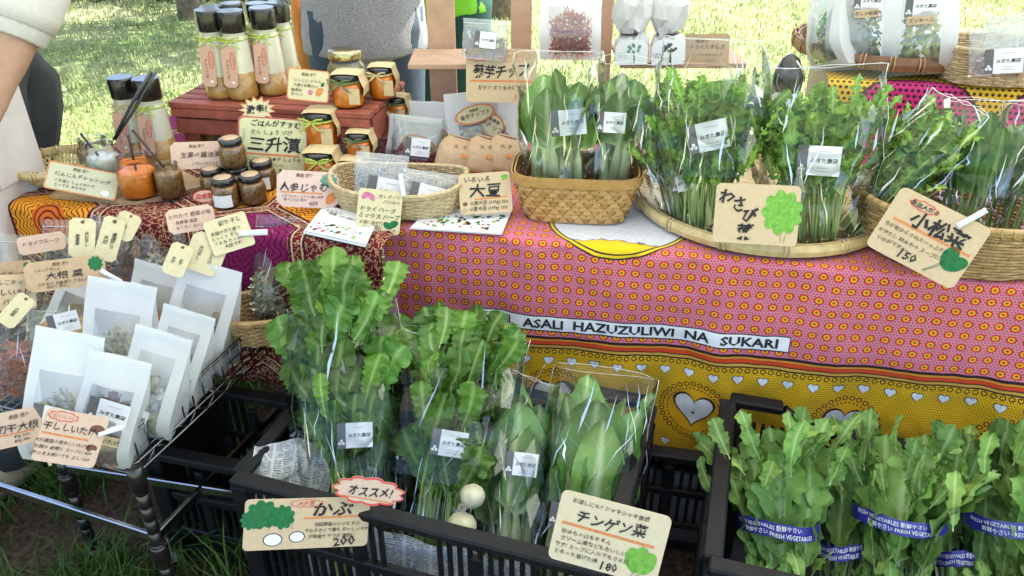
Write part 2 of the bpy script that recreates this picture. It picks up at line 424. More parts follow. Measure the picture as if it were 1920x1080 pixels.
RO, RD = (-.27, 1.663), (.978, -.207)
LO, LD = (-1.24, 1.787), (.972, -.235)
table('folding table under the pink and yellow printed cloth', RO, RD, .02, 1.72, .72, .695)
table('folding table under the dark red printed cloth at left', LO, LD, 0, .88, .72, .697)
KC = Cloth(RO, RD, .70, .15, -.03, 1.75, .74, .013, 2.0)
LC = Cloth(LO, LD, .702, .30, -.01, .985, .74, .010, 5.0, lift=.004)

def kanga_mat(cen):
    m, b = newmat('kanga_print'); s, h = uvxy()
    wob = texnoise(9, detail=2); h0 = h; h = h + (wob - .5) * .004 - (s - .5) * .02
    # fine magenta rings on pink
    p = .0072; q = .0063; row = flr(h / q); x = (fract(s / p + row * .5) - .5) * p; y = (fract(h / q) - .5) * q; r = hyp(x, y)
    ring = step(.0024, r, .0005) - step(.0011, r, .0005)
    c = mixc(ring, (.60, .215, .27), (.34, .014, .065))
    P, Q = .0300, .0275; x = (fract(s / P) - .5) * P; y = (fract(h / Q) - .5) * Q; r = hyp(x, y * 1.12)
    c = mixc(step(.0100, r), c, (.47, .012, .012)); c = mixc(step(.0068, r), c, (.80, .33, .012)); c = mixc(step(.0034, r), c, (.30, .16, .02)); c = mixc(step(.0014, r), c, (.04, .03, .02))
    # lower border: stripes, then yellow with rings and dots
    p = .0062; x = (fract(s / p) - .5) * p; q = .0058; row = flr(h / q); x = (fract(s / p + row * .5) - .5) * p; y = (fract(h / q) - .5) * q
    yel = mixc(step(.0013, hyp(x, y), .0005), (.70, .40, .006), (.09, .045, .004))
    def ringrow(col, hc, pitch, R, w):
        x = (fract(s / pitch) - .5) * pitch; r = hyp(x, h - hc); return mixc(step(R, r) - step(R - w, r), col, (.03, .012, .004))
    yel = ringrow(yel, .429, .0170, .0064, .0024); yel = ringrow(yel, .165, .0170, .0064, .0024)
    # warm halo blocks round the large hearts are lighter yellow
    pit = .335; xh = (fract((s - cen) / pit + .5) - .5) * pit; hr = hyp(xh, (h - .303) * 1.0)
    yel = mixc(step(.078, hr), yel, (.72, .37, .006))
    ang = E.m('ARCTAN2', xh, h - .303) * (30 / (2 * pi)); aa = (fract(ang) - .5) * (2 * pi * .074 / 30)
    rr = hyp(aa, hr - .074); yel = mixc(step(.0064, rr) - step(.0038, rr), yel, (.05, .02, .005))
    ang = E.m('ARCTAN2', xh, h - .303) * (44 / (2 * pi)); aa = (fract(ang) - .5) * (2 * pi * .061 / 44)
    yel = mixc(step(.0022, hyp(aa, hr - .061)), yel, (.05, .02, .005))
    c = mixc(step(.440, h), c, yel)
    def stripe(col, a, b_, cc): return mixc(step(b_, h, .0004) * (1 - step(a, h, .0004)), col, cc)
    c = stripe(c, .436, .470, (.02, .012, .012)); c = stripe(c, .440, .446, (.55, .30, .05)); c = stripe(c, .449, .457, (.60, .05, .01)); c = stripe(c, .458, .463, (.62, .22, .02))
    bs = step(.905, s) * (1 - step(.20, s)); c = mixc(bs * step(.523, h) * (1 - step(.483, h)), c, (.015, .012, .014)); c = mixc(step(.903, s) * step(.520, h) * (1 - step(.486, h)) * bs, c, (.74, .74, .76))
    # the round map emblem with its rings
    ms, mh, R = 1.0, .845, .170
    ms = MAPS; n = texnoise(22, detail=3)
    r = hyp(s - ms, (h - mh)); c = mixc(step(R, r), c, (.02, .015, .015)); c = mixc(step(R - .004, r), c, (.72, .50, .02)); c = mixc(step(R - .010, r), c, (.02, .015, .015))
    sea = mixc(texnoise(90, detail=2), (.50, .50, .55), (.78, .78, .80)); c = mixc(step(R - .014, r), c, sea)
    coast = h + (n - .5) * .05 + eabs(s - ms) * .12
    land = step(.735, coast, .0012) * step(R - .014, r); c = mixc(step(.738, coast, .0012) * step(R - .014, r), c, (.03, .02, .02)); c = mixc(land, c, (.76, .50, .01))
    wv = texnoise(900, detail=1)
    setin(b, Base_Color=c, Roughness=.85, Specular_IOR_Level=.2, Sheen_Weight=.15, Normal=bump(wv, .25, .0004)); return m
def cloth_sh(C, u, v):
    """where on the hanging front of cloth C the photo point lies (s, h)"""
    p = hit_plane(u, v, C.o + C.d * .5, C.b); return (p - C.o).dot(C.d), p.z
MAPS = (at_z(1150, 470, .70) - KC.o).dot(KC.d)
HS, HH = cloth_sh(KC, 1300, 755)
def kitenge_mat():
    m, b = newmat('kitenge_print'); s, h = uvxy()
    # hexagon panels
    A = .150; ax = A * 1.732
    def cell(ox, oy):
        x = (fract((s + ox) / ax) - .5) * ax; y = (fract((h + oy) / (A * 3)) - .5) * (A * 3); return x, y
    x0, y0 = cell(0, 0); x1, y1 = cell(ax / 2, A * 1.5)
    r0, r1 = hyp(x0, y0), hyp(x1, y1); f = E.m('LESS_THAN', r0, r1)
    def sel(a, c): return a * f + c * (1 - f)
    x, y = sel(x0, x1), sel(y0, y1); r = hyp(x, y); ang = E.m('ARCTAN2', y, x)
    hexd = E.m('MAXIMUM', eabs(x), eabs(x) * .5 + eabs(y) * .866)
    sq = texnoise(75, detail=2); sqv = step(.035, eabs(sq - .5), .01)
    dark = mixc(sqv, (.115, .008, .012), (.45, .27, .16))
    purple = mixc(step(.35, eabs(esin(r * 190 + esin(ang * 12) * 1.4)), .1), (.20, .010, .085), (.05, .004, .015))
    gold = mixc(step(.45, eabs(esin(r * 260 + esin(ang * 18) * 1.1)), .12), (.72, .30, .02), (.20, .012, .01))
    gold = mixc(step(.05, r + esin(ang * 18) * .003), gold, mixc(step(.5, eabs(esin(r * 240)), .1), (.58, .13, .015), (.16, .01, .01)))
    kind = fract(flr(s / ax + 10.0) * .37 + sel(flr(h / (A * 3) + 10.0) * .61, flr((h + A * 1.5) / (A * 3) + 10.0) * .61 + .45))
    pan = mixc(step(.46, kind, .01), dark, gold); pan = mixc(step(.17, kind, .01), pan, purple)
    c = mixc(step(.108, hexd, .001), dark, pan)
    e = eabs(hexd - .112); c = mixc(step(.0022, e, .0005), c, (.05, .004, .01)); e = eabs(hexd - .118); c = mixc(step(.0015, e, .0005), c, (.6, .45, .3))
    setin(b, Base_Color=c, Roughness=.85, Specular_IOR_Level=.2, Normal=bump(texnoise(900, detail=1), .25, .0004)); return m
kt = thing('printed_tablecloth', 'pink and yellow printed cotton cloth with hearts and Swahili words', 'tablecloth')
kc = KC.build('cloth', kanga_mat(HS), kt, 240, 56)
lt = thing('printed_tablecloth', 'dark red and gold patterned cloth over the left table', 'tablecloth')
LC.build('cloth', kitenge_mat(), lt, 160, 44)

# ------------------------------------------------------------------ lettering
INK = pm('black_ink', (.012, .011, .012), .7, .3, 200); INK2 = pm('brown_ink', (.10, .055, .03), .8, .3, 200); INKG = pm('grey_ink', (.10, .10, .11), .8, .2, 200)
ORANGE_PEN = pm('orange_pen', (.62, .22, .07), .8, .2, 200); RED_PEN = pm('red_pen', (.62, .07, .06), .8, .2, 200); GREEN_PEN = pm('green_pen', (.010, .135, .040), .8, .25, 120)
LIME_PEN = pm('lime_pen', (.16, .38, .05), .8, .25, 120); WHITE_INK = pm('white_ink', (.78, .78, .78), .7, .05, 200); PINK_PEN = pm('pink_pen', (.55, .16, .30), .8, .2, 150); BROWN_PEN = pm('brown_pen', (.16, .06, .04), .8, .25, 150)
TEAL_PEN = pm('teal_pen', (.12, .30, .20), .8, .4, 80); YELLOW_PEN = pm('yellow_pen', (.72, .52, .08), .8, .2, 150)
_tm = {}
def text2d(s, size, bold=0.0, shear=0.0):
    key = (s, round(bold, 4), round(shear, 3))
    if key not in _tm:
        c = bpy.data.curves.new('lettering', 'FONT'); c.body = s; c.size = 1.0; c.resolution_u = 1; c.offset = bold; c.shear = shear; c.align_x = 'CENTER'; c.space_line = .9
        o = bpy.data.objects.new('lettering', c); me = bpy.data.meshes.new_from_object(o)
        vs = [(v.co.x, v.co.y) for v in me.vertices]; fs = [tuple(p.vertices) for p in me.polygons]
        bpy.data.meshes.remove(me); bpy.data.objects.remove(o); bpy.data.curves.remove(c)
        if vs:
            my = (min(v[1] for v in vs) + max(v[1] for v in vs)) / 2; mx = (min(v[0] for v in vs) + max(v[0] for v in vs)) / 2
            vs = [(a - mx, b - my) for a, b in vs]
        _tm[key] = (vs, fs)
    vs, fs = _tm[key]; return [(a * size, b * size) for a, b in vs], fs
def heart(w_, n=28):
    out = []
    for i in range(n):
        t = 2 * pi * i / n; x = 16 * sin(t) ** 3; y = 13 * cos(t) - 5 * cos(2 * t) - 2 * cos(3 * t) - cos(4 * t); out.append((x / 32 * w_, (y + 2.5) / 32 * w_ * 1.06))
    return out[::-1]
# words and hearts printed on the pink cloth
def hprint(h, s): return h + (s - .5) * .02
def cloth_words(words, s0, s1, h, size):
    gap = size * .62; W = [text2d(w_, size, .028) for w_ in words]; ln = [max(v[0] for v in q[0]) - min(v[0] for v in q[0]) for q in W]; k = (s1 - s0) / (sum(ln) + gap * (len(words) - 1)); x0 = s0
    for (vs, fs), L in zip(W, ln):
        mb = MB()
        for (x, y) in vs: t = x0 + L * k / 2 + x * k; mb.v.append(KC.at(t, hprint(h, t) + y, .0012))
        for f in fs: mb.face(f)
        mb.build('printed_word', INK, kt); x0 += (L + gap) * k
cloth_words(['ASALI', 'HAZUZULIWI', 'NA', 'SUKARI'], .305, .880, .503, .031); cloth_words(['NI'], .252, .274, .503, .031)
HWH = pm('heart_print', (.70, .71, .76), .85, .06, 60); HOUT = pm('heart_outline', (.06, .025, .01), .85, .2, 60)
def cloth_poly(mb, out, s0, h0, off, mi):
    a = len(mb.v); mb.v.append(KC.at(s0, hprint(h0, s0), off)); R = 6 if len(out) > 12 and abs(out[0][1]) + abs(out[7][0]) > .02 else 1; n = len(out)
    for j in range(1, R + 1):
        for (x, z) in out: mb.v.append(KC.at(s0 + x * j / R, hprint(h0, s0) + z * j / R, off))
    for k in range(n):
        mb.face((a, a + 1 + k, a + 1 + (k + 1) % n), mi)
        for j in range(R - 1): mb.face((a + 1 + j * n + k, a + 1 + (j + 1) * n + k, a + 1 + (j + 1) * n + (k + 1) % n, a + 1 + j * n + (k + 1) % n), mi, True)
def heart_part(s0, h0, w_):
    mb = MB(); cloth_poly(mb, heart(w_ * 1.10), s0, h0, .0010, 1); cloth_poly(mb, heart(w_ * .97), s0, h0, .0016, 0)
    if w_ > .05: cloth_poly(mb, [(cos(i * pi / 5) * .0035, sin(i * pi / 5) * .0035) for i in range(10)], s0, h0 - .004, .0022, 1)
    mb.build('printed_heart', [HWH, HOUT], kt)
for k in range(-1, 4): heart_part(HS + k * .335, .303, .090)
for k in range(30):
    s = HS - .62 + k * .0545
    if s > .02: heart_part(s, .4035, .0235)
for k in range(30):
    s = HS - .62 + .02 + k * .0545
    if .02 < s < 1.7 and abs((s - HS + .1675) % .335 - .1675) > .016: heart_part(s, .196, .0215)
# ================================================================== leaf vegetables
def leaf_material(name, blade, blade2, rib, transl=.22, nveins=9.0, rough=.42):
    m, b = newmat(name); nt = m.node_tree; U, V = uvxy(); R = attrf('rib')
    a = eabs(U * 2 - 1); n = texnoise(14, detail=3); n2 = texnoise(110, detail=2)
    c = mixc(remap(n + (objrand() - .5) * .5, .25, .75), blade, blade2)
    c = mixc(remap(n2, .35, .75) * .35, c, scl(blade2, 1.35))
    side = fract(V * nveins - a * 1.1); sv = step(.045, eabs(side - .5), .03) * remap(a, .9, .2, .1, .55) 
    c = mixc(sv, c, mixc(.5, rib, blade2))
    c = mixc(R, c, rib)
    ob = objrand(); hs = nt.nodes.new('ShaderNodeHueSaturation'); nt.links.new(c.k, hs.inputs['Color']); nt.links.new(remap(ob, 0, 1, .78, 1.32).k, hs.inputs['Value']); nt.links.new(remap(fract(ob * 7.3), 0, 1, .485, .515).k, hs.inputs['Hue'])
    c = E(hs.outputs[0])
    geo = nt.nodes.new('ShaderNodeNewGeometry'); c = mixc(E(geo.outputs['Backfacing']) * .35, c, mixc(.5, c, (.22, .32, .14)))
    setin(b, Base_Color=c, Roughness=rough, Specular_IOR_Level=.45, Normal=bump(sv * -1 + n2 * .5, .35, .0015))
    t = nt.nodes.new('ShaderNodeBsdfTranslucent'); nt.links.new(mixc(.5, c, (.16, .30, .03)).k, t.inputs[0]); x = nt.nodes.new('ShaderNodeMixShader'); x.inputs[0].default_value = transl
    nt.links.new(b.outputs[0], x.inputs[1]); nt.links.new(t.outputs[0], x.inputs[2]); nt.links.new(x.outputs[0], nt.nodes['Material Output'].inputs[0]); return m
LM = {'bok': leaf_material('bok_leaf', (.100, .225, .036), (.200, .385, .080), (.70, .80, .44), nveins=8, transl=.28),
      'koma': leaf_material('komatsuna_leaf', (.045, .140, .022), (.110, .255, .045), (.36, .52, .18), nveins=8),
      'miz': leaf_material('mustard_leaf', (.130, .290, .024), (.280, .480, .070), (.54, .68, .28), nveins=10, transl=.30),
      'kabu': leaf_material('turnip_leaf', (.050, .140, .018), (.135, .270, .040), (.42, .58, .19), nveins=9, transl=.28),
      'rape': leaf_material('rape_leaf', (.085, .180, .030), (.185, .325, .066), (.44, .56, .25), nveins=7, rough=.62)}
def leaf_mesh(kind, seed, short=False):
    r = random.Random(hash((kind, seed)) if False else seed * 31 + {'bok': 1, 'koma': 2, 'miz': 3, 'kabu': 4, 'rape': 5}[kind])
    P = dict(bok=(.46, .165, .046, 0, 0, .014, .22), koma=(.40, .150, .014, .04, 9, .014, .2), miz=(.40, .130, .0115, .55, 15, .042, .25), kabu=(.54, .125, .0090, .34, 8, .026, .12), rape=(.36, .165, .0135, .34, 6, .026, .2))[kind]
    crumple = dict(bok=.006, koma=.006, miz=.020, kabu=.018, rape=.014)[kind]
    pf, bw, pw, tamp, tfreq, ruf, cup = P
    if short: pf = .10; bw *= 1.35
    bw *= r.uniform(.85, 1.15); mb = MB(); uv = []; rib = []
    NU = 8; NP = 5; NB = {'bok': 12, 'koma': 14, 'miz': 50, 'kabu': 34, 'rape': 32}[kind]
    ph = r.uniform(0, 6); ph2 = r.uniform(0, 6); bend = r.uniform(-.05, .22); sway = r.uniform(-.06, .06); bend2 = r.uniform(-.3, .45) if kind != 'bok' else r.uniform(-.1, .5)
    rows = []
    for i in range(NP): rows.append(i / NP * pf)
    for i in range(NB + 1): rows.append(pf + i / NB * (1 - pf))
    for t in rows:
        ax = Vector((sway * sin(t * 2.6), 0, t)); s = (t - pf) / (1 - pf)
        ax.y = bend * t * t + (bend2 * max(0, s) ** 2.2 * .35)
        ax.z -= max(0, s) ** 3 * abs(bend2) * .12
        pwt = pw * (1.25 - .55 * min(1, t / pf)) if t < pf else pw * (.7 - .5 * max(0, s)) * (1 if kind != 'bok' else .55)
        for j in range(NU + 1):
            q = j / NU * 2 - 1; aq = abs(q); sg = 1 if q > 0 else -1
            if s <= 0:
                hw = pwt; x = q * hw; y = -hw * (1 - q * q) * .75
                mb.v.append(ax + Vector((x, y, 0))); uv.append((j / NU, t)); rib.append(1.0 if kind != 'koma' else .9)
            else:
                if kind in ('bok', 'koma'): hw = bw * (sin(pi * min(1, (.06 + .94 * s) ** .78)) ** .62)
                elif kind == 'kabu': hw = bw * (.40 + .75 * s) * (1 - max(0, (s - .72) / .28) ** 2.2) ** .5 + .0
                elif kind == 'rape': hw = bw * (.35 + .85 * s - .2 * s * s) * (1 - max(0, (s - .6) / .4) ** 2.0) ** .5 * (1 + .22 * sin(s * 13 + ph + sg))
                else: hw = bw * (.45 + .75 * s) * (1 - max(0, (s - .66) / .34) ** 2.0) ** .5
                hw = max(hw, pwt * (1 - s) + .002)
                if tamp:
                    tooth = abs(((s * tfreq + ph + (0 if sg > 0 else .37)) % 1) * 2 - 1); t2 = abs(((s * tfreq * 2.7 + ph2 + sg) % 1) * 2 - 1)
                    cut = tamp * (.75 * tooth + .3 * t2); hw *= 1 - cut * (1 if kind != 'miz' else 1.15)
                    # teeth sweep forward
                x = q * hw; y = -bw * cup * (aq ** 2) * .6 + ruf * aq ** 1.6 * (sin(s * (12 if kind != 'miz' else 26) + ph + sg * 1.3) + .5 * sin(s * 31 + ph2))
                y += -pwt * max(0, 1 - aq * 6) * .6 + crumple * aq ** .5 * noise.noise(Vector((x * 26 + ph, s * 9, seed * 3.1))) * 1.6
                z = aq * hw * (.35 if kind != 'bok' else .1) * (1 - s) + (ruf * .4 * sin(s * 40 + ph) * aq)
                mb.v.append(ax + Vector((x, y, z))); uv.append((j / NU, t))
                edge = min(1, pwt / max(hw, 1e-4) * 1.2)
                rib.append(max(0.0, 1 - aq / max(edge, .12)) * (1 - .45 * s) if aq < .3 else (max(0, 1 - s * 7) * .8 if kind == 'bok' else 0))
    k = NU + 1
    for i in range(len(rows) - 1):
        for j in range(NU): mb.face((i * k + j, i * k + j + 1, (i + 1) * k + j + 1, (i + 1) * k + j), 0, True)
    return mb.mesh('leaf', LM[kind], uv, {'rib': rib})
LEAF = {k: [leaf_mesh(k, s) for s in range(8)] for k in LM}; SHORT = {k: [leaf_mesh(k, s + 20, True) for s in range(6)] for k in ('miz', 'kabu', 'rape')}
BAG = film_mat('cellophane', ior=1.33, rough=.08, tint=(.985, .995, .985), gain=1.1, bscale=18, bstr=.25)
FACET = film_mat('flattened_cellophane', ior=1.55, rough=.12, tint=(.97, .985, .98), gain=2.2, cloudy=.0, bscale=14, bstr=0)
FOLD = film_mat('folded_cellophane', ior=1.6, rough=.14, tint=(.93, .95, .94), gain=8.0, cloudy=.12, bscale=14, bstr=.15)
def bunch(root, kind, r, n, H, W, base_w, T, zmin=.80, base_z=0.0, fan=1.0, name='leaf', tilt=.0, yoff=0.0, ws=None):
    """n leaves fanning up from a narrow foot; H tall, W wide at the top, T deep"""
    for i in range(n):
        fx = (i + .5) / n * 2 - 1; fx = (fx * 7.31 + r.uniform(-.25, .25)); fx = ((fx + 1) % 2) - 1
        layer = r.random(); x0 = fx * base_w / 2 * r.uniform(.5, 1); y0 = (layer - .5) * T + yoff
        x1 = fx * W / 2 * (.62 if kind in ('rape', 'koma') else .46) * fan; L = H * r.uniform(zmin, 1.02) * (1 - .10 * abs(fx)) * (.90 + .12 * layer)
        d = Vector((x1 - x0, (layer - .5) * T * .7 + tilt * L, L)).normalized()
        tw = r.gauss(0, .75 if kind in ('miz', 'rape') else .5) - fx * .5
        Rm = d.to_track_quat('Z', 'Y').to_matrix().to_4x4()
        # turn so that the leaf's own -Y faces the front of the bunch
        yv = Rm.to_3x3() @ Vector((0, 1, 0)); want = Vector((0, 1, 0)); ax = d; ang = atan2(ax.dot(yv.cross(want)), yv.dot(want))
        M = Matrix.Translation((x0, y0, base_z)) @ Matrix.Rotation(ang + tw, 4, d) @ Rm @ Matrix.Diagonal((L * r.uniform(.85, 1.2) * (ws or 1), L * r.uniform(.8, 1.2) * (ws or 1) ** .5, L, 1))
        put(name, LEAF[kind][r.randrange(8)], root, M)
def spray(root, kind, r, n, H, W, T, zlo, zhi, lmin, lmax, yoff=0.0, name='leaf', spread=1.0, out=1.5, wx=1.0):
    """small leaves filling the upper part of a bunch"""
    for i in range(n):
        fz = r.uniform(zlo, zhi); x = r.uniform(-1, 1) * W / 2 * .80 * min(1, .35 + fz); y = r.uniform(-.55, .5) * T + yoff; L = H * r.uniform(lmin, lmax)
        d = Vector((x / W * out + r.gauss(0, .28) * spread, r.gauss(-.12, .28) * spread, 1)).normalized(); Rm = d.to_track_quat('Z', 'Y').to_matrix().to_4x4()
        yv = Rm.to_3x3() @ Vector((0, 1, 0)); ang = atan2(d.dot(yv.cross(Vector((0, 1, 0)))), yv.dot(Vector((0, 1, 0))))
        put(name, SHORT[kind][r.randrange(6)], root, Matrix.Translation((x, y, fz * H - L * .3)) @ Matrix.Rotation(ang + r.gauss(0, .7), 4, d) @ Rm @ Matrix.Diagonal((L * r.uniform(.9, 1.3) * wx, L * r.uniform(.9, 1.5), L, 1)))
def bag_film(root, r, H, W, base_w, T, topw=None, mat=None, z0=-.005, open_top=True, jit=.010, name='bag_film', nu=13, nz=13, folds=26):
    mb = MB(); topw = topw or W; seed = r.uniform(0, 100)
    def f(u, v):
        a = 2 * pi * u; z = z0 + v * H
        hw = (base_w + (W - base_w) * min(1, v / .45) ** .8) / 2 if v < .6 else (W + (topw - W) * (v - .6) / .4) / 2
        ht = T / 2 * (.55 + .75 * min(1, v / .3)) * (1 - .72 * max(0, (v - .62) / .38) ** 1.1)
        cx, cy = cos(a), sin(a); sx = (abs(cx) ** .75) * (1 if cx > 0 else -1); sy = (abs(cy) ** .9) * (1 if cy > 0 else -1)
        p = Vector((sx * hw, sy * ht, z)); q = Vector((p.x * 22, p.y * 22 + seed, z * 15))
        d = noise.noise(q) * 1.2 + noise.noise(q * 2.6) * .8
        p += Vector((cx * .5, sy, 0)) * jit * d
        p += Vector((r.uniform(-1, 1), r.uniform(-1, 1), r.uniform(-1, 1))) * jit * .42
        if v > .97: p.z += H * (.035 * noise.noise(Vector((u * 5, seed, 1))) + .02 * sin(a + seed))
        return p
    base = mb.grid(f, nu, nz, 0, False, True)
    # random diagonals so the creases run both ways
    fs = []; 
    for q in mb.f:
        fs += [(q[0], q[1], q[2]), (q[0], q[2], q[3])] if r.random() < .5 else [(q[0], q[1], q[3]), (q[1], q[2], q[3])]
    mb.f = fs; mb.m = [0] * len(fs); mb.s = [False] * len(fs)
    mb.face([base + k for k in range(nu)][::-1])
    o = mb.build(name, mat or BAG, root)
    # heat-sealed side seams and the cut top edge
    n_ = nu
    for u0 in (0.0, .5): 
        sm = MB(); sm.tube([mb.v[base + j * n_ + int(round(u0 * n_)) % n_] for j in range(nz + 1)], .0008, 4); sm.build('side_seam', FOLD, o)
    sm = MB(); sm.tube([mb.v[base + nz * n_ + i] for i in range(n_)], .0006, 4, closed=True); sm.build('top_edge', FOLD, o)
    # folds and flattened facets of film on the front
    for i in range(folds):
        u = .75 + r.uniform(-.15, .15); v = r.uniform(.10, .84); a = Vector(f(u, v)); a.y -= .003; streak = r.random() < .80; fm = MB()
        if streak:
            L = min(H * r.uniform(.10, .34), H * (.98 - v)); an = r.gauss(0, .28); d = Vector((sin(an), r.uniform(-.04, .04), cos(an))); w_ = r.uniform(.0014, .0052); sd = Vector((cos(an), r.uniform(-1.2, 1.2), 0)).normalized()
            wob = Vector((r.uniform(-.004, .004), r.uniform(-.003, .003), 0)); fm.v = [a, a + d * L * .3 + sd * w_ + wob, a + d * L * .62 + sd * w_ * .5 - wob, a + d * L, a + d * L * .65 - sd * w_ * .3 - wob, a + d * L * .33 - sd * w_ * .2 + wob]
            fm.face((0, 1, 5), 0, True); fm.face((1, 2, 4, 5), 0, True); fm.face((2, 3, 4), 0, True); fm.build('film_fold', FOLD, o)
        else:
            R_ = r.uniform(.010, .030); k = r.choice((3, 4, 4, 5)); tx, tz = r.gauss(0, .25), r.gauss(.30, .22); ph = r.uniform(0, 6); ex = r.uniform(.4, .8)
            pts_ = [(cos(ph + 2 * pi * q / k + r.uniform(-.3, .3)) * R_ * ex, sin(ph + 2 * pi * q / k + r.uniform(-.3, .3)) * R_ * 1.7) for q in range(k)]
            fm.v = [a + Vector((x, x * tx + z * tz, z)) for x, z in pts_] + [a + Vector((0, -.0025, 0))]
            for q in range(k): fm.face((q, (q + 1) % k, k))
            fm.build('film_fold', FACET, o)
    return o
STK_W = pm('sticker_white', (.80, .80, .80), .45, .03, 60, spec=.4); STK_G = pm('sticker_grey', (.13, .125, .13), .5, .1, 60)
def sticker(root, x, y, z, w_=.042, h_=.032, roll=0.0, yaw=0.0, tilt=0.0, name='sticker'):
    """farm sticker: grey strip with a three-dot mark and a white field with the farm's name"""
    mb = MB(); mb.prism([(-w_ / 2 + w_ * .24, -h_ / 2), (w_ / 2, -h_ / 2), (w_ / 2, h_ / 2), (-w_ / 2 + w_ * .24, h_ / 2)], 0, .0006, 0)
    mb.prism([(-w_ / 2, -h_ / 2), (-w_ / 2 + w_ * .238, -h_ / 2), (-w_ / 2 + w_ * .238, h_ / 2), (-w_ / 2, h_ / 2)], 0, .0006, 1)
    M = Matrix.Translation((x, y, z)) @ Matrix.Rotation(radians(yaw), 4, 'Z') @ Matrix.Rotation(radians(tilt), 4, 'X') @ Matrix.Rotation(radians(-roll), 4, 'Y')
    o = put(name, mb.mesh(name, [STK_W, STK_G]), root, M)
    mb = MB(); y_ = -.0005
    for (s, size, zz, mi, bo) in (('みぎた農園', h_ * .178, 0, 0, .012),):
        vs, fs = text2d(s, size, bo); a = len(mb.v)
        for (px, py) in vs: mb.v.append(Vector((px + w_ * .12, y_, py + zz)))
        for f in fs: mb.face([a + k for k in f], mi)
    for (zz, k) in ((.30, .40), (-.26, .32), (-.36, .44)): mb.flatpoly([(w_ * (.12 - k / 2 * .8), h_ * zz), (w_ * (.12 + k / 2 * .8), h_ * zz), (w_ * (.12 + k / 2 * .8), h_ * (zz + .022)), (w_ * (.12 - k / 2 * .8), h_ * (zz + .022))], y_, 3)
    for (dx, dz) in ((-.05, 0), (.05, 0), (0, .075)):
        mb.flatpoly([(-w_ / 2 + w_ * .12 + w_ * dx + cos(k * pi / 4) * w_ * .045, -h_ * .3 + w_ * dz + sin(k * pi / 4) * w_ * .045) for k in range(8)], y_, 2)
    mb.build('lettering', [INK, INKG, WHITE_INK, pm('faint_print', (.45, .45, .46), .6, .1, 100)], o)
    return o
def greens_bag(name, label, kind, place, wpx, n, seed, base=.42, T=.085, film=(.98, 1.0), st=None, zmin=.78, group=None, fan=1.0, cat='vegetables', topw=None, jit=.010, leafH=1.0, tilt=0.0):
    M, H, m = place; r = random.Random(seed); W = wpx * m
    t = thing(name, label, cat, M, group)
    bunch(t, kind, r, n, H * leafH, W, W * base, T * .75, zmin, fan=fan, tilt=tilt, ws={'kabu': .52, 'bok': .85 if H > .38 else 1.12, 'miz': .85, 'koma': .8}[kind])
    if kind == 'miz': spray(t, kind, r, int(n * 1.4), H, W, T, .36, .84, .16, .30)
    if kind == 'kabu': spray(t, kind, r, 130, H, W * .80, T * .95, .36, .87, .13, .22, yoff=-.008, spread=.95, out=.15, wx=1.55)
    if film: bag_film(t, r, H * film[0], W * film[1] * 1.02, W * base * 1.25, T * 1.25, topw=(topw or 1.05) * W, jit=jit)
    for s in (st or []): sticker(t, s[0] * W, -T * .72 - (.006 if len(s) < 6 else s[5]), s[1] * H, s[2] * m * 1.0, s[2] * m * .72, s[3], s[4] if len(s) > 4 else 0)
    return t
G_BAG = 'bags of leaf vegetables on the stall'
# bags standing in the plaited bamboo basket
greens_bag('bagged_bok_choy', 'clear bag of pale-stemmed broad green leaves at left in the plaited bamboo basket', 'bok', stand(1052, 358, 1048, 98, z=.745, lean=8), 150, 20, 11, base=.62, st=[(.10, .545, 62, 4)], group=G_BAG, film=(1.02, 1.0))
greens_bag('bagged_bok_choy', 'clear bag of broad green leaves at right in the plaited basket', 'bok', stand(1150, 356, 1172, 108, z=.745, lean=8), 120, 14, 12, base=.5, st=[(-.12, .56, 50, 0)], group=G_BAG, film=(1.0, 1.0))
# bags on the round bamboo tray
greens_bag('bagged_mustard_greens', 'clear bag of frilly mustard greens standing at left on the round tray', 'miz', stand(1325, 425, 1335, 128, z=.715, lean=14), 210, 60, 13, base=.5, T=.10, st=[(-.01, .60, 70, 12)], group=G_BAG, film=(1.18, 1.0), topw=.85)
greens_bag('bagged_mustard_greens', 'narrow bag of mustard greens squeezed beside the plaited basket', 'miz', stand(1275, 405, 1225, 195, z=.715, lean=16), 95, 30, 14, base=.5, T=.08, st=[(.2, .30, 40, 0)], group=G_BAG, film=(1.05, 1.0))
greens_bag('bagged_mustard_greens', 'clear bag of frilly mustard greens in the middle of the round tray', 'miz', stand(1525, 445, 1535, 150, z=.715, lean=14), 222, 64, 15, base=.45, T=.10, st=[(.03, .52, 72, -5)], group=G_BAG, film=(1.10, 1.0), topw=1.0)
greens_bag('bagged_mustard_greens', 'bag of mustard greens lying slantwise at the right of the round tray', 'miz', stand(1600, 440, 1795, 195, z=.715, lean=22, yaw=-6), 125, 44, 16, base=.5, T=.09, st=None, group=G_BAG, film=(1.04, 1.0), topw=.8)
# bags in the wicker basket at the right
greens_bag('bagged_komatsuna', 'bag of dark spoon-shaped greens leaning left in the right wicker basket', 'koma', stand(1800, 430, 1860, 185, z=.73, lean=16), 150, 24, 17, base=.55, T=.09, st=[(-.42, .52, 48, 28)], group=G_BAG, film=(1.0, 1.0))
greens_bag('bagged_komatsuna', 'bag of dark greens at the right edge of the right wicker basket', 'koma', stand(1890, 440, 1975, 200, z=.73, lean=18), 150, 20, 18, base=.55, T=.09, st=None, group=G_BAG, film=(1.0, 1.0))
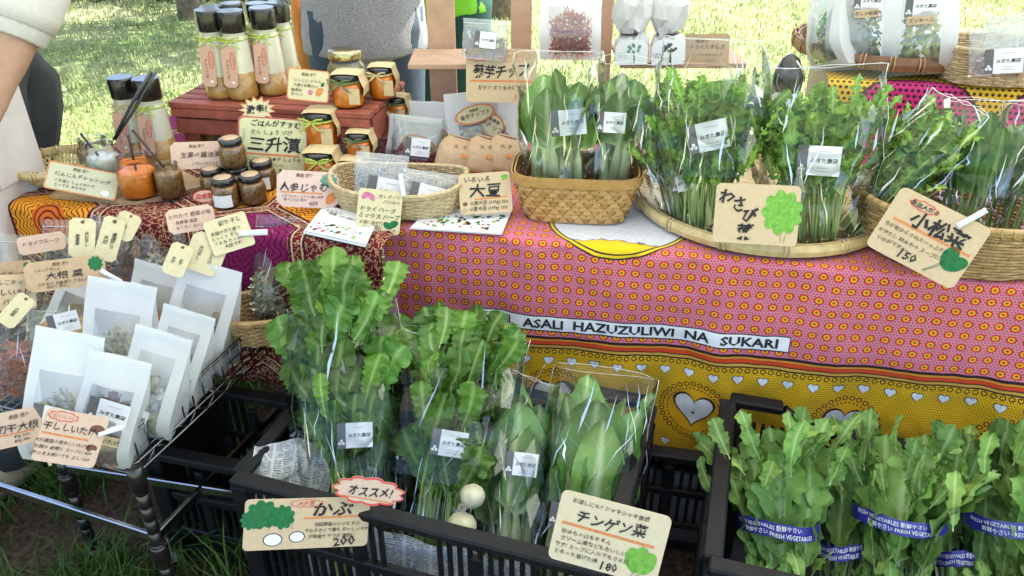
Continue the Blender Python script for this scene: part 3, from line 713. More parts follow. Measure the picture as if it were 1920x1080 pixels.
# front crate
greens_bag('bagged_turnip_greens', 'tallest bag of turnip greens at the left of the front black crate', 'kabu', stand(668, 1075, 640, 470, z=.12, lean=30), 205, 46, 21, base=.55, T=.13, st=[(.03, .45, 62, -2)], zmin=.62, group=G_BAG, film=(.84, 1.02), topw=1.04, jit=.013, fan=.42)
greens_bag('bagged_turnip_greens', 'bag of turnip greens with a sticker in the middle of the front black crate', 'kabu', stand(805, 1095, 880, 560, z=.12, lean=30), 222, 44, 22, base=.5, T=.13, st=[(-.03, .52, 64, -2)], zmin=.6, group=G_BAG, film=(.88, 1.04), topw=1.12, jit=.013, fan=.48)
greens_bag('bagged_bok_choy', 'narrow bag of bok choy beside the turnips in the front crate', 'bok', stand(955, 1100, 990, 705, z=.12, lean=30), 118, 20, 23, base=.7, T=.10, st=[(.0, .62, 58, -2)], group=G_BAG, film=(1.0, 1.0))
greens_bag('bagged_bok_choy', 'wide bag of bok choy leaves at the right end of the front crate', 'bok', stand(1075, 1105, 1135, 690, z=.12, lean=30), 190, 30, 24, base=.72, T=.13, st=[(-.18, .38, 58, -2)], zmin=.8, group=G_BAG, film=(1.0, 1.0))
# turnip roots between the bags
TURNIP = pm('turnip_skin', (.46, .43, .28), .42, .35, 26, .25, spec=.45)
for (u, v, y, rad, lab) in ((886, 930, 1.06, 24, 'small white turnip root above the larger one in the front crate'), (866, 986, 1.03, 28, 'large white turnip root by the front wall of the crate')):
    c = pt(u, v, y=y + .06); m = mpp(c) * rad; t = thing('turnip', lab, 'turnip', Matrix.Translation(c) @ Matrix.Rotation(-.55, 4, 'X') @ Matrix.Rotation(.12, 4, 'Y'))
    mb = MB(); mb.lathe([(m * .015, -m * 1.45), (m * .05, -m * 1.1), (m * .10, -m * .98), (m * .40, -m * .92), (m * .82, -m * .55), (m, 0), (m * .93, m * .4), (m * .68, m * .72), (m * .3, m * .88), (m * .12, m * .95)], 20); mb.build('root', TURNIP, t)
# bundles in the right crate, tied with printed blue tape
TAPE = pm('violet_tape', (.035, .030, .26), .25, .15, 30, spec=.6, coat=.3)
def bundle(label, place, wpx, n, seed, zb, band_w, n2=16, top=1.0):
    M, H, m = place; r = random.Random(seed); W = wpx * m; t = thing('greens_bundle', label, 'vegetables', M, 'taped bundles of greens in the right crate')
    bunch(t, 'rape', r, n, H * top, W, W * .40, .07, .72, ws=1.0)
    bunch(t, 'rape', r, n2, H * zb * 1.05, W * .8, W * .5, .09, .6, yoff=-.02, ws=.8); spray(t, 'rape', r, 26, H, W * 1.12, .10, .58, .86, .17, .27, spread=1.2)
    z = H * zb; bw = band_w * m / 2; th = .066; hh = .0145
    mb = MB(); N = 36
    def bp(a, dz): 
        return Vector((cos(a) * bw, sin(a) * th - .004, z + dz + .006 * sin(2 * a + seed) + .003 * noise.noise(Vector((a * 3, seed, dz * 50)))))
    mb.grid(lambda u, v: bp(2 * pi * u, (v - .5) * 2 * hh), N, 2, 0, True, True); tp = mb.build('tape_band', TAPE, t)
    mb = MB()
    for (s, dz, ph) in (('FRESH VEGETABLES 新鮮やさい', .0062, seed * .7), ('新鮮やさい FRESH VEGETABLES', -.0062, seed * .7 + .9)):
        vs, fs = text2d(s, .0105, .01); a0 = len(mb.v)
        for (x, y) in vs:
            an = -pi / 2 + x / max(bw, th) * .92 + (ph % .6) - .3; p = bp(an, y + dz); nrm = Vector((cos(an) / bw, sin(an) / th, 0)).normalized(); mb.v.append(p + nrm * .0008)
        for f in fs: mb.face([a0 + k for k in f])
        mb.build('lettering', WHITE_INK, tp); mb = MB()
    return t
bundle('bundle of lobed greens at the left wall of the right crate', stand(1462, 1150, 1455, 765, z=.16, lean=26), 215, 26, 31, .45, 150)
bundle('bundle of lobed greens in the middle of the right crate with its tape facing front', stand(1680, 1160, 1690, 775, z=.16, lean=26), 240, 30, 32, .50, 165)
bundle('bundle of lobed greens at the right end of the right crate', stand(1895, 1170, 1895, 775, z=.16, lean=26), 215, 24, 33, .49, 165)
bundle('bundle partly hidden between the left and middle bundles, tape low', stand(1570, 1110, 1590, 830, z=.16, lean=34), 150, 12, 34, .30, 90)
bundle('bundle partly hidden between the middle and right bundles, tape low', stand(1790, 1125, 1800, 790, z=.16, lean=34), 160, 12, 35, .24, 80)
# ================================================================== crates, baskets, wire rack
m, b = newmat('black_crate_plastic'); n = texnoise(25); d_ = texnoise(5, detail=6, rough=.7); c = mixc(remap(n, .3, .7), (.004, .0045, .005), (.008, .0085, .010)); c = mixc(remap(d_, .56, .74) * .55, c, (.060, .052, .042)); setin(b, Base_Color=c, Roughness=remap(d_, .4, .7, .42, .7), Specular_IOR_Level=.28, Normal=bump(n, .25, .001)); BLACKP = m
def crate(label, o, ang, W, D, z0, z1, dip=True, pockets=True):
    M = Matrix.Translation((o[0], o[1], z0)) @ Matrix.Rotation(ang, 4, 'Z'); t = thing('plastic_crate', label, 'crate', M, 'black plastic produce crates'); H = z1 - z0; th = .020
    def bx(name, c, s, bev=.003):
        mb = MB(); mb.box(c, s, bevel=bev); return mb.build(name, BLACKP, t)
    bx('floor', (W / 2, D / 2, .008), (W - .01, D - .01, .016))
    # rim
    bx('rim_rail', (W / 2, .006, H - .010), (W, .036, .020), .004); 
    for x in (.006, W - .006): bx('rim_rail', (x, D / 2, H - .010), (.036, D - .037, .020), .004)
    if dip:
        bx('rim_rail', (W * .09, D - .006, H - .010), (W * .18 - .02, .036, .020), .004); bx('rim_rail', (W * .91, D - .006, H - .010), (W * .18 - .02, .036, .020), .004)
        bx('rim_rail', (W / 2, D - .006, H - .052), (W * .56, .032, .018), .004)
        for sg in (0, 1):
            mb = MB(); x0, x1 = W * .17, W * .225
            if sg: x0, x1 = W - x0, W - x1
            mb.tube([(x0, D - .006, H - .012), ((x0 + x1) / 2, D - .006, H - .026), (x1, D - .006, H - .050)], .011, 8); mb.build('rim_slope', BLACKP, t)
    else: bx('rim_rail', (W / 2, D - .006, H - .010), (W, .036, .020), .004)
    # corner posts
    for x in (.014, W - .014):
        for y in (.014, D - .014): bx('corner_post', (x, y, (H - .022) / 2), (.040, .040, H - .024), .004)
    # slatted long walls
    m1 = MB(); hb = H * .30; m1.box((0, 0, 0), (.008, .012, hb), bevel=.0015); me1 = m1.mesh('slat', BLACKP)
    for y in (.010, D - .010):
        top = H - .02 - (.042 if (dip and y > .1) else 0)
        for zz, hh in ((H * .60, .022), (H * .27, .020), (.022, .03)): bx('wall_rail', (W / 2, y, zz), (W - .07, .018, hh))
        for xm in (W * .35, W * .68): bx('wall_post', (xm, y, H * .44), (.022, .016, H * .83))
        n = int((W - .09) / .0195)
        for i in range(n):
            x = .05 + (W - .10) * i / (n - 1)
            hand = abs(x - W / 2) < .055 or (abs(x - W * .185) < .03 and y < .1)
            if not hand: put('slat', me1, t, Matrix.Translation((x, y, (H * .61 + top) / 2)) @ Matrix.Diagonal((1, 1, (top - H * .61) / hb, 1)))
            put('slat', me1, t, Matrix.Translation((x, y, H * .435)))
    # short walls: panel with square pockets outside
    for sg, x in ((-1, .010), (1, W - .010)):
        bx('side_panel', (x, D / 2, H * .48), (.006, D - .08, H * .92), .001)
        if pockets:
            nz = 6
            for k in range(nz): bx('pocket_shelf', (x + sg * .014, D / 2, .02 + k * (H - .06) / (nz - 1)), (.022, D - .085, .005), .001)
            ny = max(4, int(D / .055))
            for k in range(ny + 1): bx('pocket_rib', (x + sg * .0135, .045 + (D - .09) * k / ny, H * .47), (.020, .005, H * .90), .001)
    return t
FC = crate('large black slatted crate holding turnip greens and bok choy in front', (-.549, 1.17), atan2(-.31, .95), .745, .50, .0, .40)
RC = crate('black crate of taped green bundles at the lower right', (.338, .955), atan2(-.285, .958), .74, .50, .0, .40)
crate('lower black crate behind, under the wire rack', (-.80, 1.33), atan2(-.25, .97), .34, .24, .0, .33, dip=False)
crate('black crate in the dark gap under the pink cloth', (.02, 1.42), atan2(-.207, .978), .50, .30, .0, .30, dip=False, pockets=False)
# newspaper sheet lining the front crate
m, b = newmat('newsprint'); U, V = uvxy(); ln = step(.34, eabs(fract(V * 46) - .5), .05); cl = step(.44, eabs(fract(U * 4) - .5), .02); n = texnoise(160, detail=2)
ink = ln * cl * step(.56, n, .05); setin(b, Base_Color=mixc(ink * .75, (.52, .53, .52), (.10, .10, .10)), Roughness=.85, Normal=bump(texnoise(30), .4, .004))
mb = MB(); uv = []
Mn = stand(535, 960, 560, 805, z=.30, lean=34)
def npf(u, v):
    uv.append((u, v)); q = Vector((u * 3, v * 3, 9)); return ((u - .5) * .16, .02 * noise.noise(q) + .03 * (u - .5) ** 2 + (.03 * (v - .8) if v > .8 else 0), v * Mn[1] * 1.02 + .02 * noise.noise(q * 1.7 + Vector((0, 0, 3))) - .05 * (1 - u) * v)
mb.grid(npf, 16, 18); t = mb.build('newspaper_sheet', m, None, uv); t.matrix_world = Mn[0]; tag(t, 'crumpled sheet of newspaper lining the left of the front crate', 'newspaper')

# second sheet standing inside the slatted front wall
mb = MB(); uv = []
def np2(u, v): uv.append((u * 2.2, v)); return (.10 + u * .50, .045 + .012 * noise.noise(Vector((u * 5, v * 3, 2))) + .03 * v * v, .03 + v * (.24 + .04 * noise.noise(Vector((u * 6, 1, 7)))))
mb.grid(np2, 24, 8); t = mb.build('newspaper_sheet', bpy.data.materials['newsprint'], None, uv); t.matrix_world = Matrix.Translation((-.549, 1.17, 0)) @ Matrix.Rotation(atan2(-.31, .95), 4, 'Z'); tag(t, 'newspaper seen through the slots of the front crate wall', 'newspaper')
# ------------------------------------------------------------------ wicker
WICK = pm('wicker_tan', (.42, .27, .12), .6, .35, 70, .3, spec=.35); WICK_D = pm('wicker_brown', (.22, .11, .05), .55, .35, 60, .3, spec=.4); BAMB = None
BAMB_L = pm('bamboo_light', (.58, .44, .22), .5, .2, 45, .2, spec=.45); BAMB_D = pm('bamboo_smoked', (.20, .095, .040), .4, .3, 45, .2, spec=.5); PALE = pm('wicker_pale', (.55, .42, .23), .6, .25, 80, .3)
m, b = newmat('bamboo_strip'); ob = objrand(); n = texnoise(60, detail=3); c = mixc(remap(n, .3, .7), (.44, .24, .075), (.60, .37, .14)); c = mixc(remap(ob, 0, 1, 0, .55), c, (.34, .17, .05)); setin(b, Base_Color=c, Roughness=.42, Normal=bump(n, .2, .001)); BAMB = m
def sup(a, rx, ry, p):
    c, s = cos(a), sin(a); q = (abs(c) ** p + abs(s) ** p) ** (-1.0 / p); return Vector((c * q * rx, s * q * ry, 0))
def wicker(name, label, c, rx, ry, H, flare, rows, stakes, mat, p=2.0, rot=0.0, rise=0.0, rim_r=.006, group='woven baskets', rimmat=None, sr=.0028):
    M = Matrix.Translation(c) @ Matrix.Rotation(rot, 4, 'Z'); t = thing(name, label, 'basket', M, group)
    def S(a, f, off):
        k = 1 + flare * (f ** .7); v = sup(a, rx * k, ry * k, p); n = v.normalized(); v += n * off; v.z = f * H + rise * (abs(cos(a)) ** 3) * f; return v
    mb = MB(); N = stakes * 4
    for j in range(rows):
        f = (j + .5) / rows
        mb.tube([S(2 * pi * i / N, f, .0022 * sin(2 * pi * i / N * stakes / 1.0 * .5 * 2 / 2 + pi * j)) for i in range(N)], H / rows * .56, 5, closed=True, flat=.8)
    stuff(mb.build('weave', mat, t))
    mb = MB()
    for k in range(stakes): mb.tube([S(2 * pi * (k + .5) / stakes, f / 4, 0) for f in range(5)], sr, 5)
    stuff(mb.build('stake', mat, t))
    for (dz, rr) in ((0, rim_r), (-.006, rim_r * .8)):
        mb = MB(); mb.tube([S(2 * pi * i / 48, 1, .001) + Vector((0, 0, dz + rr * .4)) for i in range(48)], rr, 7, closed=True); mb.build('rim', rimmat or mat, t)
    mb = MB()
    for k in range(stakes * 2):
        a = 2 * pi * k / (stakes * 2); pnt = S(a, 1, .001); tdir = (S(a + .03, 1, .001) - pnt).normalized(); nd = Vector((pnt.x, pnt.y, 0)).normalized()
        mb.tube([pnt + nd * (cos(q * pi / 4) * rim_r * 1.25) + Vector((0, 0, sin(q * pi / 4) * rim_r * 1.6 - .001)) + tdir * (q * .0006) for q in range(8)], .0012, 4, closed=True)
    stuff(mb.build('lashing', rimmat or mat, t))
    mb = MB(); mb.lathe([(0.001, .002), (.5, .002), (1.0, .003)], 40, sx=rx, sy=ry, sq=p, capb=False, capt=False); mb.build('bottom', mat, t)
    return t
c = at_z(1800, 545, .70); wicker('wicker_basket', 'large tan wicker basket with dark greens at the right end of the table', (.975, 1.575, .706), .195, .165, .118, .20, 15, 34, WICK, rot=-.2, rim_r=.007)
wicker('wicker_basket', 'boat-shaped straw basket holding silver zip bags', (-.268, 1.775, .708), .135, .085, .062, .18, 13, 40, PALE, p=2.8, rot=-.10, rise=.020, rim_r=.005)
wicker('wicker_basket', 'small straw basket of dried radish strips at the back of the wire rack', (-.560, 1.545, .492), .085, .060, .066, .2, 12, 32, WICK, p=2.4, rot=.2, rim_r=.006)
wicker('wicker_basket', 'pale woven basket with chilli bags at the upper right corner', (1.235, 2.06, .938), .13, .09, .085, .12, 14, 30, PALE, p=3, rot=-.15)
# shallow bamboo trays: bent double rim, lashings, plaited floor
def tray(label, c, R, H, rim, floor, lash, n_lash, rot=0.0, tilt=0.0, sy=1.0, strips=34, bandh=.026):
    M = Matrix.Translation(c) @ Matrix.Rotation(tilt, 4, 'X') @ Matrix.Rotation(rot, 4, 'Z'); t = thing('bamboo_tray', label, 'tray', M, 'round bamboo trays')
    for (dr, hh, dz) in ((.0, bandh, 0), (-.010, bandh * .8, -.001)):
        mb = MB(); N = 72
        for k in range(N):
            a = 2 * pi * k / N; w_ = 1 + .004 * sin(3 * a + R * 40)
            for (rr, zz) in ((R + dr, H - hh + dz), (R + dr + .004, H - hh / 2 + dz), (R + dr, H + dz), (R + dr - .005, H + dz), (R + dr - .005, H - hh + dz)): mb.v.append(Vector((cos(a) * rr * w_, sin(a) * rr * w_ * sy, zz)))
        for k in range(N):
            for q in range(5): mb.face((k * 5 + q, ((k + 1) % N) * 5 + q, ((k + 1) % N) * 5 + (q + 1) % 5, k * 5 + (q + 1) % 5), 0, False)
        mb.build('rim_band', rim, t)
    for k in range(n_lash):
        mb = MB()
        for d in (0, .010):
            a = 2 * pi * (k + .3) / n_lash + d / R
            mb.tube([Vector((cos(a) * (R - .006 + .0125 * cos(q * pi / 4)), sin(a) * (R - .006 + .0125 * cos(q * pi / 4)) * sy, H - bandh / 2 + (bandh / 2 + .003) * sin(q * pi / 4))) for q in range(8)], .0022, 5, closed=True)
        mb.build('lashing', lash, t)
    mb = MB()
    def prof(q): return .004 + (H - .012) * max(0, (q - .72) / .28) ** 1.8
    for d in range(2):
        for i in range(strips):
            o = (i + .5) / strips * 2 - 1; L = sqrt(max(0, 1 - o * o)); n = 12
            prev = None
            for k in range(n + 1):
                s = (k / n * 2 - 1) * L; x, y = (o, s) if d == 0 else (s, o); q = sqrt(x * x + y * y); z = prof(min(1, q)) + (.001 if (i + k + d) % 2 else 0)
                hw = .42 * 2 / strips; a_ = Vector(((x - hw * (d == 0)) * (R - .008), (y - hw * (d == 1)) * (R - .008) * sy, z)); b_ = Vector(((x + hw * (d == 0)) * (R - .008), (y + hw * (d == 1)) * (R - .008) * sy, z))
                ia = len(mb.v); mb.v += [a_, b_]
                if prev is not None: mb.face((prev, prev + 1, ia + 1, ia))
                prev = ia
    stuff(mb.build('floor_weave', floor, t)); return t
tray('wide round bamboo tray carrying the bags of mustard greens', (.60, 1.795, .703), .300, .034, BAMB_L, BAMB_L, PALE, 14)
tray('dark brown bamboo tray with tall white pouches at the upper right', (1.04, 2.27, .938), .245, .055, BAMB_D, BAMB_D, WICK, 22, bandh=.034)
tray('small shallow bamboo tray at the left end of the table', (-1.165, 1.935, .712), .105, .052, BAMB_L, BAMB_L, PALE, 14, strips=22, bandh=.018)
# plaited rectangular bamboo basket, every strip woven over and under
def plaited(label, c, rot, w0, d0, w1, d1, H, ns, mat):
    M = Matrix.Translation(c) @ Matrix.Rotation(rot, 4, 'Z'); t = thing('plaited_basket', label, 'basket', M, 'woven baskets'); p = 4.5
    def S(q, f, off):
        a = 2 * pi * q; rx = (w0 + (w1 - w0) * f) / 2; ry = (d0 + (d1 - d0) * f) / 2
        v = sup(a, rx, ry, p); n = sup(a, 1, 1, 2.2).normalized(); v += n * off; v.z = f * H; return v
    # equal arc-length walk round the basket
    A = [sup(2 * pi * i / 400, w1 / 2, d1 / 2, p) for i in range(401)]; L = [0]
    for a, b in zip(A, A[1:]): L.append(L[-1] + (b - a).length)
    def arc(x):
        x = (x % 1) * L[-1]; lo = 0; hi = 400
        while hi - lo > 1:
            md = (lo + hi) // 2
            if L[md] <= x: lo = md
            else: hi = md
        return (lo + (x - L[lo]) / max(1e-9, L[hi] - L[lo])) / 400
    P = L[-1]; cell = 1.0 / ns; slope = H / P; hw = .40 * cell
    for sg in (-1, 1):
        for i in range(ns):
            mb = MB(); n = 20; prev = None
            for k in range(n + 1):
                f = k / n * .965; q = i * cell + sg * f * slope
                ph = f * slope / cell * 2; off = .0026 * sin(pi * ph + (0 if sg > 0 else pi) + pi * i)
                ia = len(mb.v); mb.v += [S(arc(q - hw), f, off), S(arc(q + hw), f, off)]
                if prev is not None: mb.face((prev, prev + 1, ia + 1, ia), 0, True)
                prev = ia
            mb.build('strip', mat, t)
    for (f0, off, hh) in ((.90, .0035, .020), (.90, -.0040, .020)):
        mb = MB(); N = 80
        for k in range(N):
            b_ = S(arc(k / N), f0, off); nn = sup(2 * pi * arc(k / N), 1, 1, 2.2).normalized()
            mb.v += [b_ - nn * .0015, b_ + nn * .0015, b_ + nn * .0018 + Vector((0, 0, hh)), b_ - nn * .0018 + Vector((0, 0, hh))]
        for k in range(N):
            for q in range(4): mb.face((k * 4 + q, ((k + 1) % N) * 4 + q, ((k + 1) % N) * 4 + (q + 1) % 4, k * 4 + (q + 1) % 4), 0, False)
        mb.build('rim', mat, t)
    mb = MB(); mb.lathe([(.001, .003), (1.0, .003)], 60, sx=w0 / 2, sy=d0 / 2, sq=p, capb=False, capt=False); mb.build('bottom', pm('bamboo_inner', (.22, .13, .05), .7, .3, 40), t)
    return t
cf = at_z(1072, 430, .702)
plaited('orange-brown plaited bamboo basket holding two bags of bok choy', (cf.x + .015, cf.y + .10, .704), -.10, .235, .150, .300, .185, .105, 40, BAMB)

# ------------------------------------------------------------------ wire rack at the left
CHROME = pm('chrome_wire', (.20, .20, .195), .25, .1, 40, metal=1.0); POLE = pm('dull_steel_pole', (.09, .085, .08), .35, .2, 40, metal=.9)
rk = thing('wire_rack', 'chrome wire shelf on grooved poles standing left of the crates', 'rack')
FR = Vector((-.716, 1.142, 0)); e1 = Vector((-.95, .31, 0)); e2 = Vector((.33, .944, 0)); RW, RDp = .62, .49; ZB, ZR = .452, .522
def rp(a, b, z): return FR + e1 * a + e2 * b + Vector((0, 0, z))
def wire(pts, r=.0022, name='wire'):
    mb = MB(); mb.tube(pts, r, 6); return mb.build(name, CHROME, rk)
for z, r in ((ZR, .0028), (ZR - .009, .0018), (ZB, .0025), (ZB - .022, .0024)):
    mb = MB(); mb.tube([rp(0.01, 0, z), rp(RW, 0, z), rp(RW, RDp, z), rp(.01, RDp, z), rp(0, RDp - .01, z), rp(0, .01, z)], r, 6, closed=True); mb.build('edge_wire', CHROME, rk)
for i in range(27): wire([rp(RW * (i + .5) / 27, .0, ZB + .003), rp(RW * (i + .5) / 27, RDp, ZB + .003)], .0016)
for i in range(3): wire([rp(0, RDp * (i + .5) / 3, ZB - .002), rp(RW, RDp * (i + .5) / 3, ZB - .002)], .0022)
for i in range(15): wire([rp(0, RDp * (i + .5) / 15, ZB - .001), rp(-.001, RDp * (i + .5) / 15, ZR)], .0018, 'side_wire')
for i in range(18): wire([rp(RW * (i + .5) / 18, 0, ZB - .001), rp(RW * (i + .5) / 18, -.001, ZR)], .0018, 'side_wire')
for i in range(16):
    wire([rp(0, RDp * i / 16, ZB - (.022 if i % 2 else 0)), rp(0, RDp * (i + 1) / 16, ZB - (0 if i % 2 else .022))], .0016, 'truss_wire')
    wire([rp(RW * i / 16, 0, ZB - (.022 if i % 2 else 0)), rp(RW * (i + 1) / 16, 0, ZB - (0 if i % 2 else .022))], .0016, 'truss_wire')
def pole(p):
    mb = MB(); prof = [(.0125, -.0)]; z = .04
    while z < .44: prof += [(.0125, z), (.0112, z + .0008), (.0112, z + .0022), (.0125, z + .003)]; z += .034
    prof += [(.0125, .445)]; mb.lathe(prof, 16, c=(p.x, p.y, 0)); mb.lathe([(.0165, .395), (.0165, .432), (.0150, .452)], 16, c=(p.x, p.y, 0)); mb.lathe([(.0170, .20), (.0175, .235), (.0165, .243)], 16, c=(p.x, p.y, 0)); mb.lathe([(.030, 0), (.030, .006), (.014, .012)], 16, c=(p.x, p.y, 0)); mb.build('pole', POLE, rk)
PA, PB, PC, PD = rp(.0, .0, 0), Vector((-1.00, 1.345, 0)), rp(.0, RDp, 0), rp(RW - .02, .02, 0)
for p in (PA, PB, PC, PD): pole(p)
def flatbar(a, b, z):
    d = (b - a); L = d.length; mb = MB(); M3 = Matrix.Rotation(atan2(d.y, d.x), 3, 'Z'); mb.box((a + b) / 2 + Vector((0, 0, z)), (L, .010, .022), M=M3, bevel=.002); mb.build('cross_bar', pm('chrome_bar', (.5, .5, .52), .18, .08, 20, metal=1.0), rk)
flatbar(PA, PD, .262); flatbar(PB, PB + Vector((.42, -.085, 0)), .262); flatbar(PC, PA, .262)
# stones on the soil
for (u, v, r_, lab) in ((318, 1035, .045, 'grey flat stone on the soil beside the rack pole'), (213, 1037, .018, 'small pale pebble on the soil under the rack')):
    c = at_z(u, v, 0); mb = MB(); mb.lathe([(.2, -.3), (.85, -.1), (1, .15), (.75, .42), (.3, .52)], 14); 
    for i, q in enumerate(mb.v): q *= r_ * (1 + .25 * noise.noise(q * 1.7 + Vector((u, 0, 0)))); q.z *= .7
    o = mb.build('stone', pm('stone_grey', (.22, .21, .20), .9, .3, 40, .5)); o.location = c; tag(o, lab, 'stone')
# ================================================================== pouches, jars, bottles
POUCH = pm('white_pouch_paper', (.88, .89, .89), .5, .03, 25, .12, spec=.35, transl=.50)
PWIN = film_mat('pouch_window', ior=1.5, rough=.15, gain=2.0, cloudy=.09, bscale=30, bstr=.7); POUCH_IN = pm('pouch_inside', (.62, .64, .62), .6, .05, 25)
CLEAR = film_mat('clear_window', ior=1.45, rough=.12, gain=1.5, cloudy=.04, bscale=35, bstr=.5)
CLOUD = film_mat('zip_bag_film', ior=1.5, rough=.14, gain=1.8, cloudy=.22, bscale=45, bstr=.6)
KRAFT = pm('kraft_paper', (.47, .32, .19), .75, .1, 90, .15); KRAFT_P = pm('pinkish_card', (.62, .44, .33), .75, .06, 90, .1); CREAMP = pm('cream_card', (.62, .54, .33), .75, .06, 90, .1); TANC = pm('tan_card', (.56, .42, .26), .75, .06, 90, .1)
CONT = {'daikon': ((.74, .66, .42), .005, .030), 'mush': ((.20, .105, .055), .012, .030), 'pale': ((.72, .64, .48), .009, .022), 'green': ((.16, .25, .06), .005, .014), 'brown': ((.38, .21, .09), .005, .012), 'orange': ((.58, .16, .035), .004, .022), 'pink': ((.62, .16, .13), .0035, .035), 'red': ((.34, .012, .02), .006, .020), 'zuc': ((.40, .45, .18), .012, .022), 'white': ((.70, .70, .68), .006, .02)}
def chips(root, kind, r, W, H, T, n, x0=0.0, y0=0.0, z0=0.0, name='contents', topf=.35):
    """loose dried pieces filling a bag: one mass"""
    col, a, b = CONT[kind]; mb = MB()
    for i in range(n):
        fx = r.uniform(-1, 1); fz = r.random() ** 1.1; z = z0 + fz * H * (1 - topf * fx * fx * .6); p = Vector((x0 + fx * W / 2, y0 + r.uniform(-.5, .5) * T * (1 - .5 * fz), z))
        q = Vector((r.gauss(0, 1), r.gauss(0, .7), r.gauss(0, 1))).normalized(); s = q.orthogonal().normalized(); L = b * r.uniform(.5, 1.2); w_ = a * r.uniform(.5, 1.2); bend = q.cross(s) * L * r.uniform(-.3, .3)
        k = len(mb.v); mb.v += [p - q * L / 2 - s * w_ / 2, p - q * L / 2 + s * w_ / 2, p + bend + s * w_ * .6, p + bend - s * w_ * .6, p + q * L / 2 + s * w_ / 2, p + q * L / 2 - s * w_ / 2]
        mi = 0 if r.random() < .65 else 1
        mb.face((k, k + 1, k + 2, k + 3), mi); mb.face((k + 3, k + 2, k + 4, k + 5), mi)
    return stuff(mb.build(name, [pm('dried_' + kind, col, .7, .4, 90), pm('dried2_' + kind, scl(col, 1.45 if max(col) < .5 else .7), .7, .35, 90)], root))
def pouch(label, place, wpx, kind, seed, st=None, T=.10, fill=.55, win=(.62, .74), name='stand_pouch', tag2=None, group='white stand-up pouches', gus=1.15, mat=None, nchips=300):
    """white paper pouch with a gusset foot, a sealed flat top and a clear window over dried pieces"""
    M, H, m = place; W = wpx * m; r = random.Random(seed); t = thing(name, label, 'pouch', M, group)
    ww, wh = win
    def yf(z, x): # front surface depth
        f = z / H; b = T / 2 * (sin(min(1, f / .28) * pi / 2) * (1 - max(0, (f - .28) / .62)) if f < .9 else 0); return -b * (1 - .35 * (2 * x / W) ** 2) - .0016 + .0035 * noise.noise(Vector((x * 22, z * 16, seed)))
    def lean_x(z): return (noise.noise(Vector((z * 7, seed, 0))) * .009)
    mb = MB(); nx, nz = 8, 14; x_in, zb, zt = W * ww / 2, H * .06, H * (.06 + wh)
    xs_ = [-W / 2, -W / 2 + (W / 2 - x_in) * .5, -x_in, -x_in / 2, 0, x_in / 2, x_in, W / 2 - (W / 2 - x_in) * .5, W / 2]; zs = [0, zb] + [zb + (zt - zb) * i / 9 for i in range(1, 10)] + [zt + (H - zt) * i / 4 for i in range(1, 5)]
    for z in zs:
        for x in xs_: mb.v.append(Vector((x + lean_x(z), yf(z, x), z + (.004 * noise.noise(Vector((x * 20, seed, 5))) if z == H else 0))))
    k = len(xs_); fm = MB(); fm.v = list(mb.v)
    for j in range(len(zs) - 1):
        for i in range(k - 1):
            w_in = 2 <= i <= 5 and 1 <= j <= 9
            (fm if w_in else mb).face((j * k + i, j * k + i + 1, (j + 1) * k + i + 1, (j + 1) * k + i), 0, True)
    n0 = len(mb.v)
    for z in zs:
        f = z / H; d = T * gus * (1 - max(0, (f - .10) / .80)) * .75 if f < .9 else 0
        mb.v += [Vector((-W / 2 + lean_x(z), yf(z, -W / 2), z)), Vector((-W / 2 * (.90 if f < .85 else 1) + lean_x(z), d * .45, z)), Vector((-W / 2 + lean_x(z), d + .0016, z)), Vector((W / 2 + lean_x(z), d + .0016, z)), Vector((W / 2 * (.90 if f < .85 else 1) + lean_x(z), d * .45, z)), Vector((W / 2 + lean_x(z), yf(z, W / 2), z))]
    for j in range(len(zs) - 1):
        for q in range(5): mb.face((n0 + j * 6 + q, n0 + (j + 1) * 6 + q, n0 + (j + 1) * 6 + q + 1, n0 + j * 6 + q + 1), 0, q == 2)
    mb.face([n0, n0 + 1, n0 + 2, n0 + 3, n0 + 4, n0 + 5])
    mb.build('paper_shell', mat or POUCH, t)
    if ww > 0:
        use = sorted({i for f in fm.f for i in f}); ix = {a: b for b, a in enumerate(use)}; fm.v = [fm.v[i] for i in use]; fm.f = [tuple(ix[i] for i in f) for f in fm.f]
        fm.build('window_film', PWIN, t)
        chips(t, kind, r, x_in * 2 * .86, H * fill, T * .26, nchips, 0, -T * .12, H * .07)
    for s in (st or []): sticker(t, s[0] * W, yf(s[1] * H, s[0] * W) - .004, s[1] * H, s[2] * m, s[2] * m * .72, s[3])
    if tag2:
        w2 = tag2[3] * m; h2 = tag2[4] * m; mb = MB(); mb.prism([(-w2 / 2, -h2 / 2), (w2 / 2, -h2 / 2), (w2 / 2, h2 / 2), (-w2 / 2, h2 / 2)], 0, .0006)
        o = put('paper_tag', mb.mesh('paper_tag', TANC), t, Matrix.Translation((tag2[1] * W, yf(tag2[2] * H, 0) - .005, tag2[2] * H)))
        mb = MB(); vs, fs = text2d(tag2[0], h2 * .55, .01)
        for (x, y) in vs: mb.v.append(Vector((x, -.0005, y)))
        for f in fs: mb.face(f)
        mb.build('lettering', INK, o)
    return t
ZS = .458
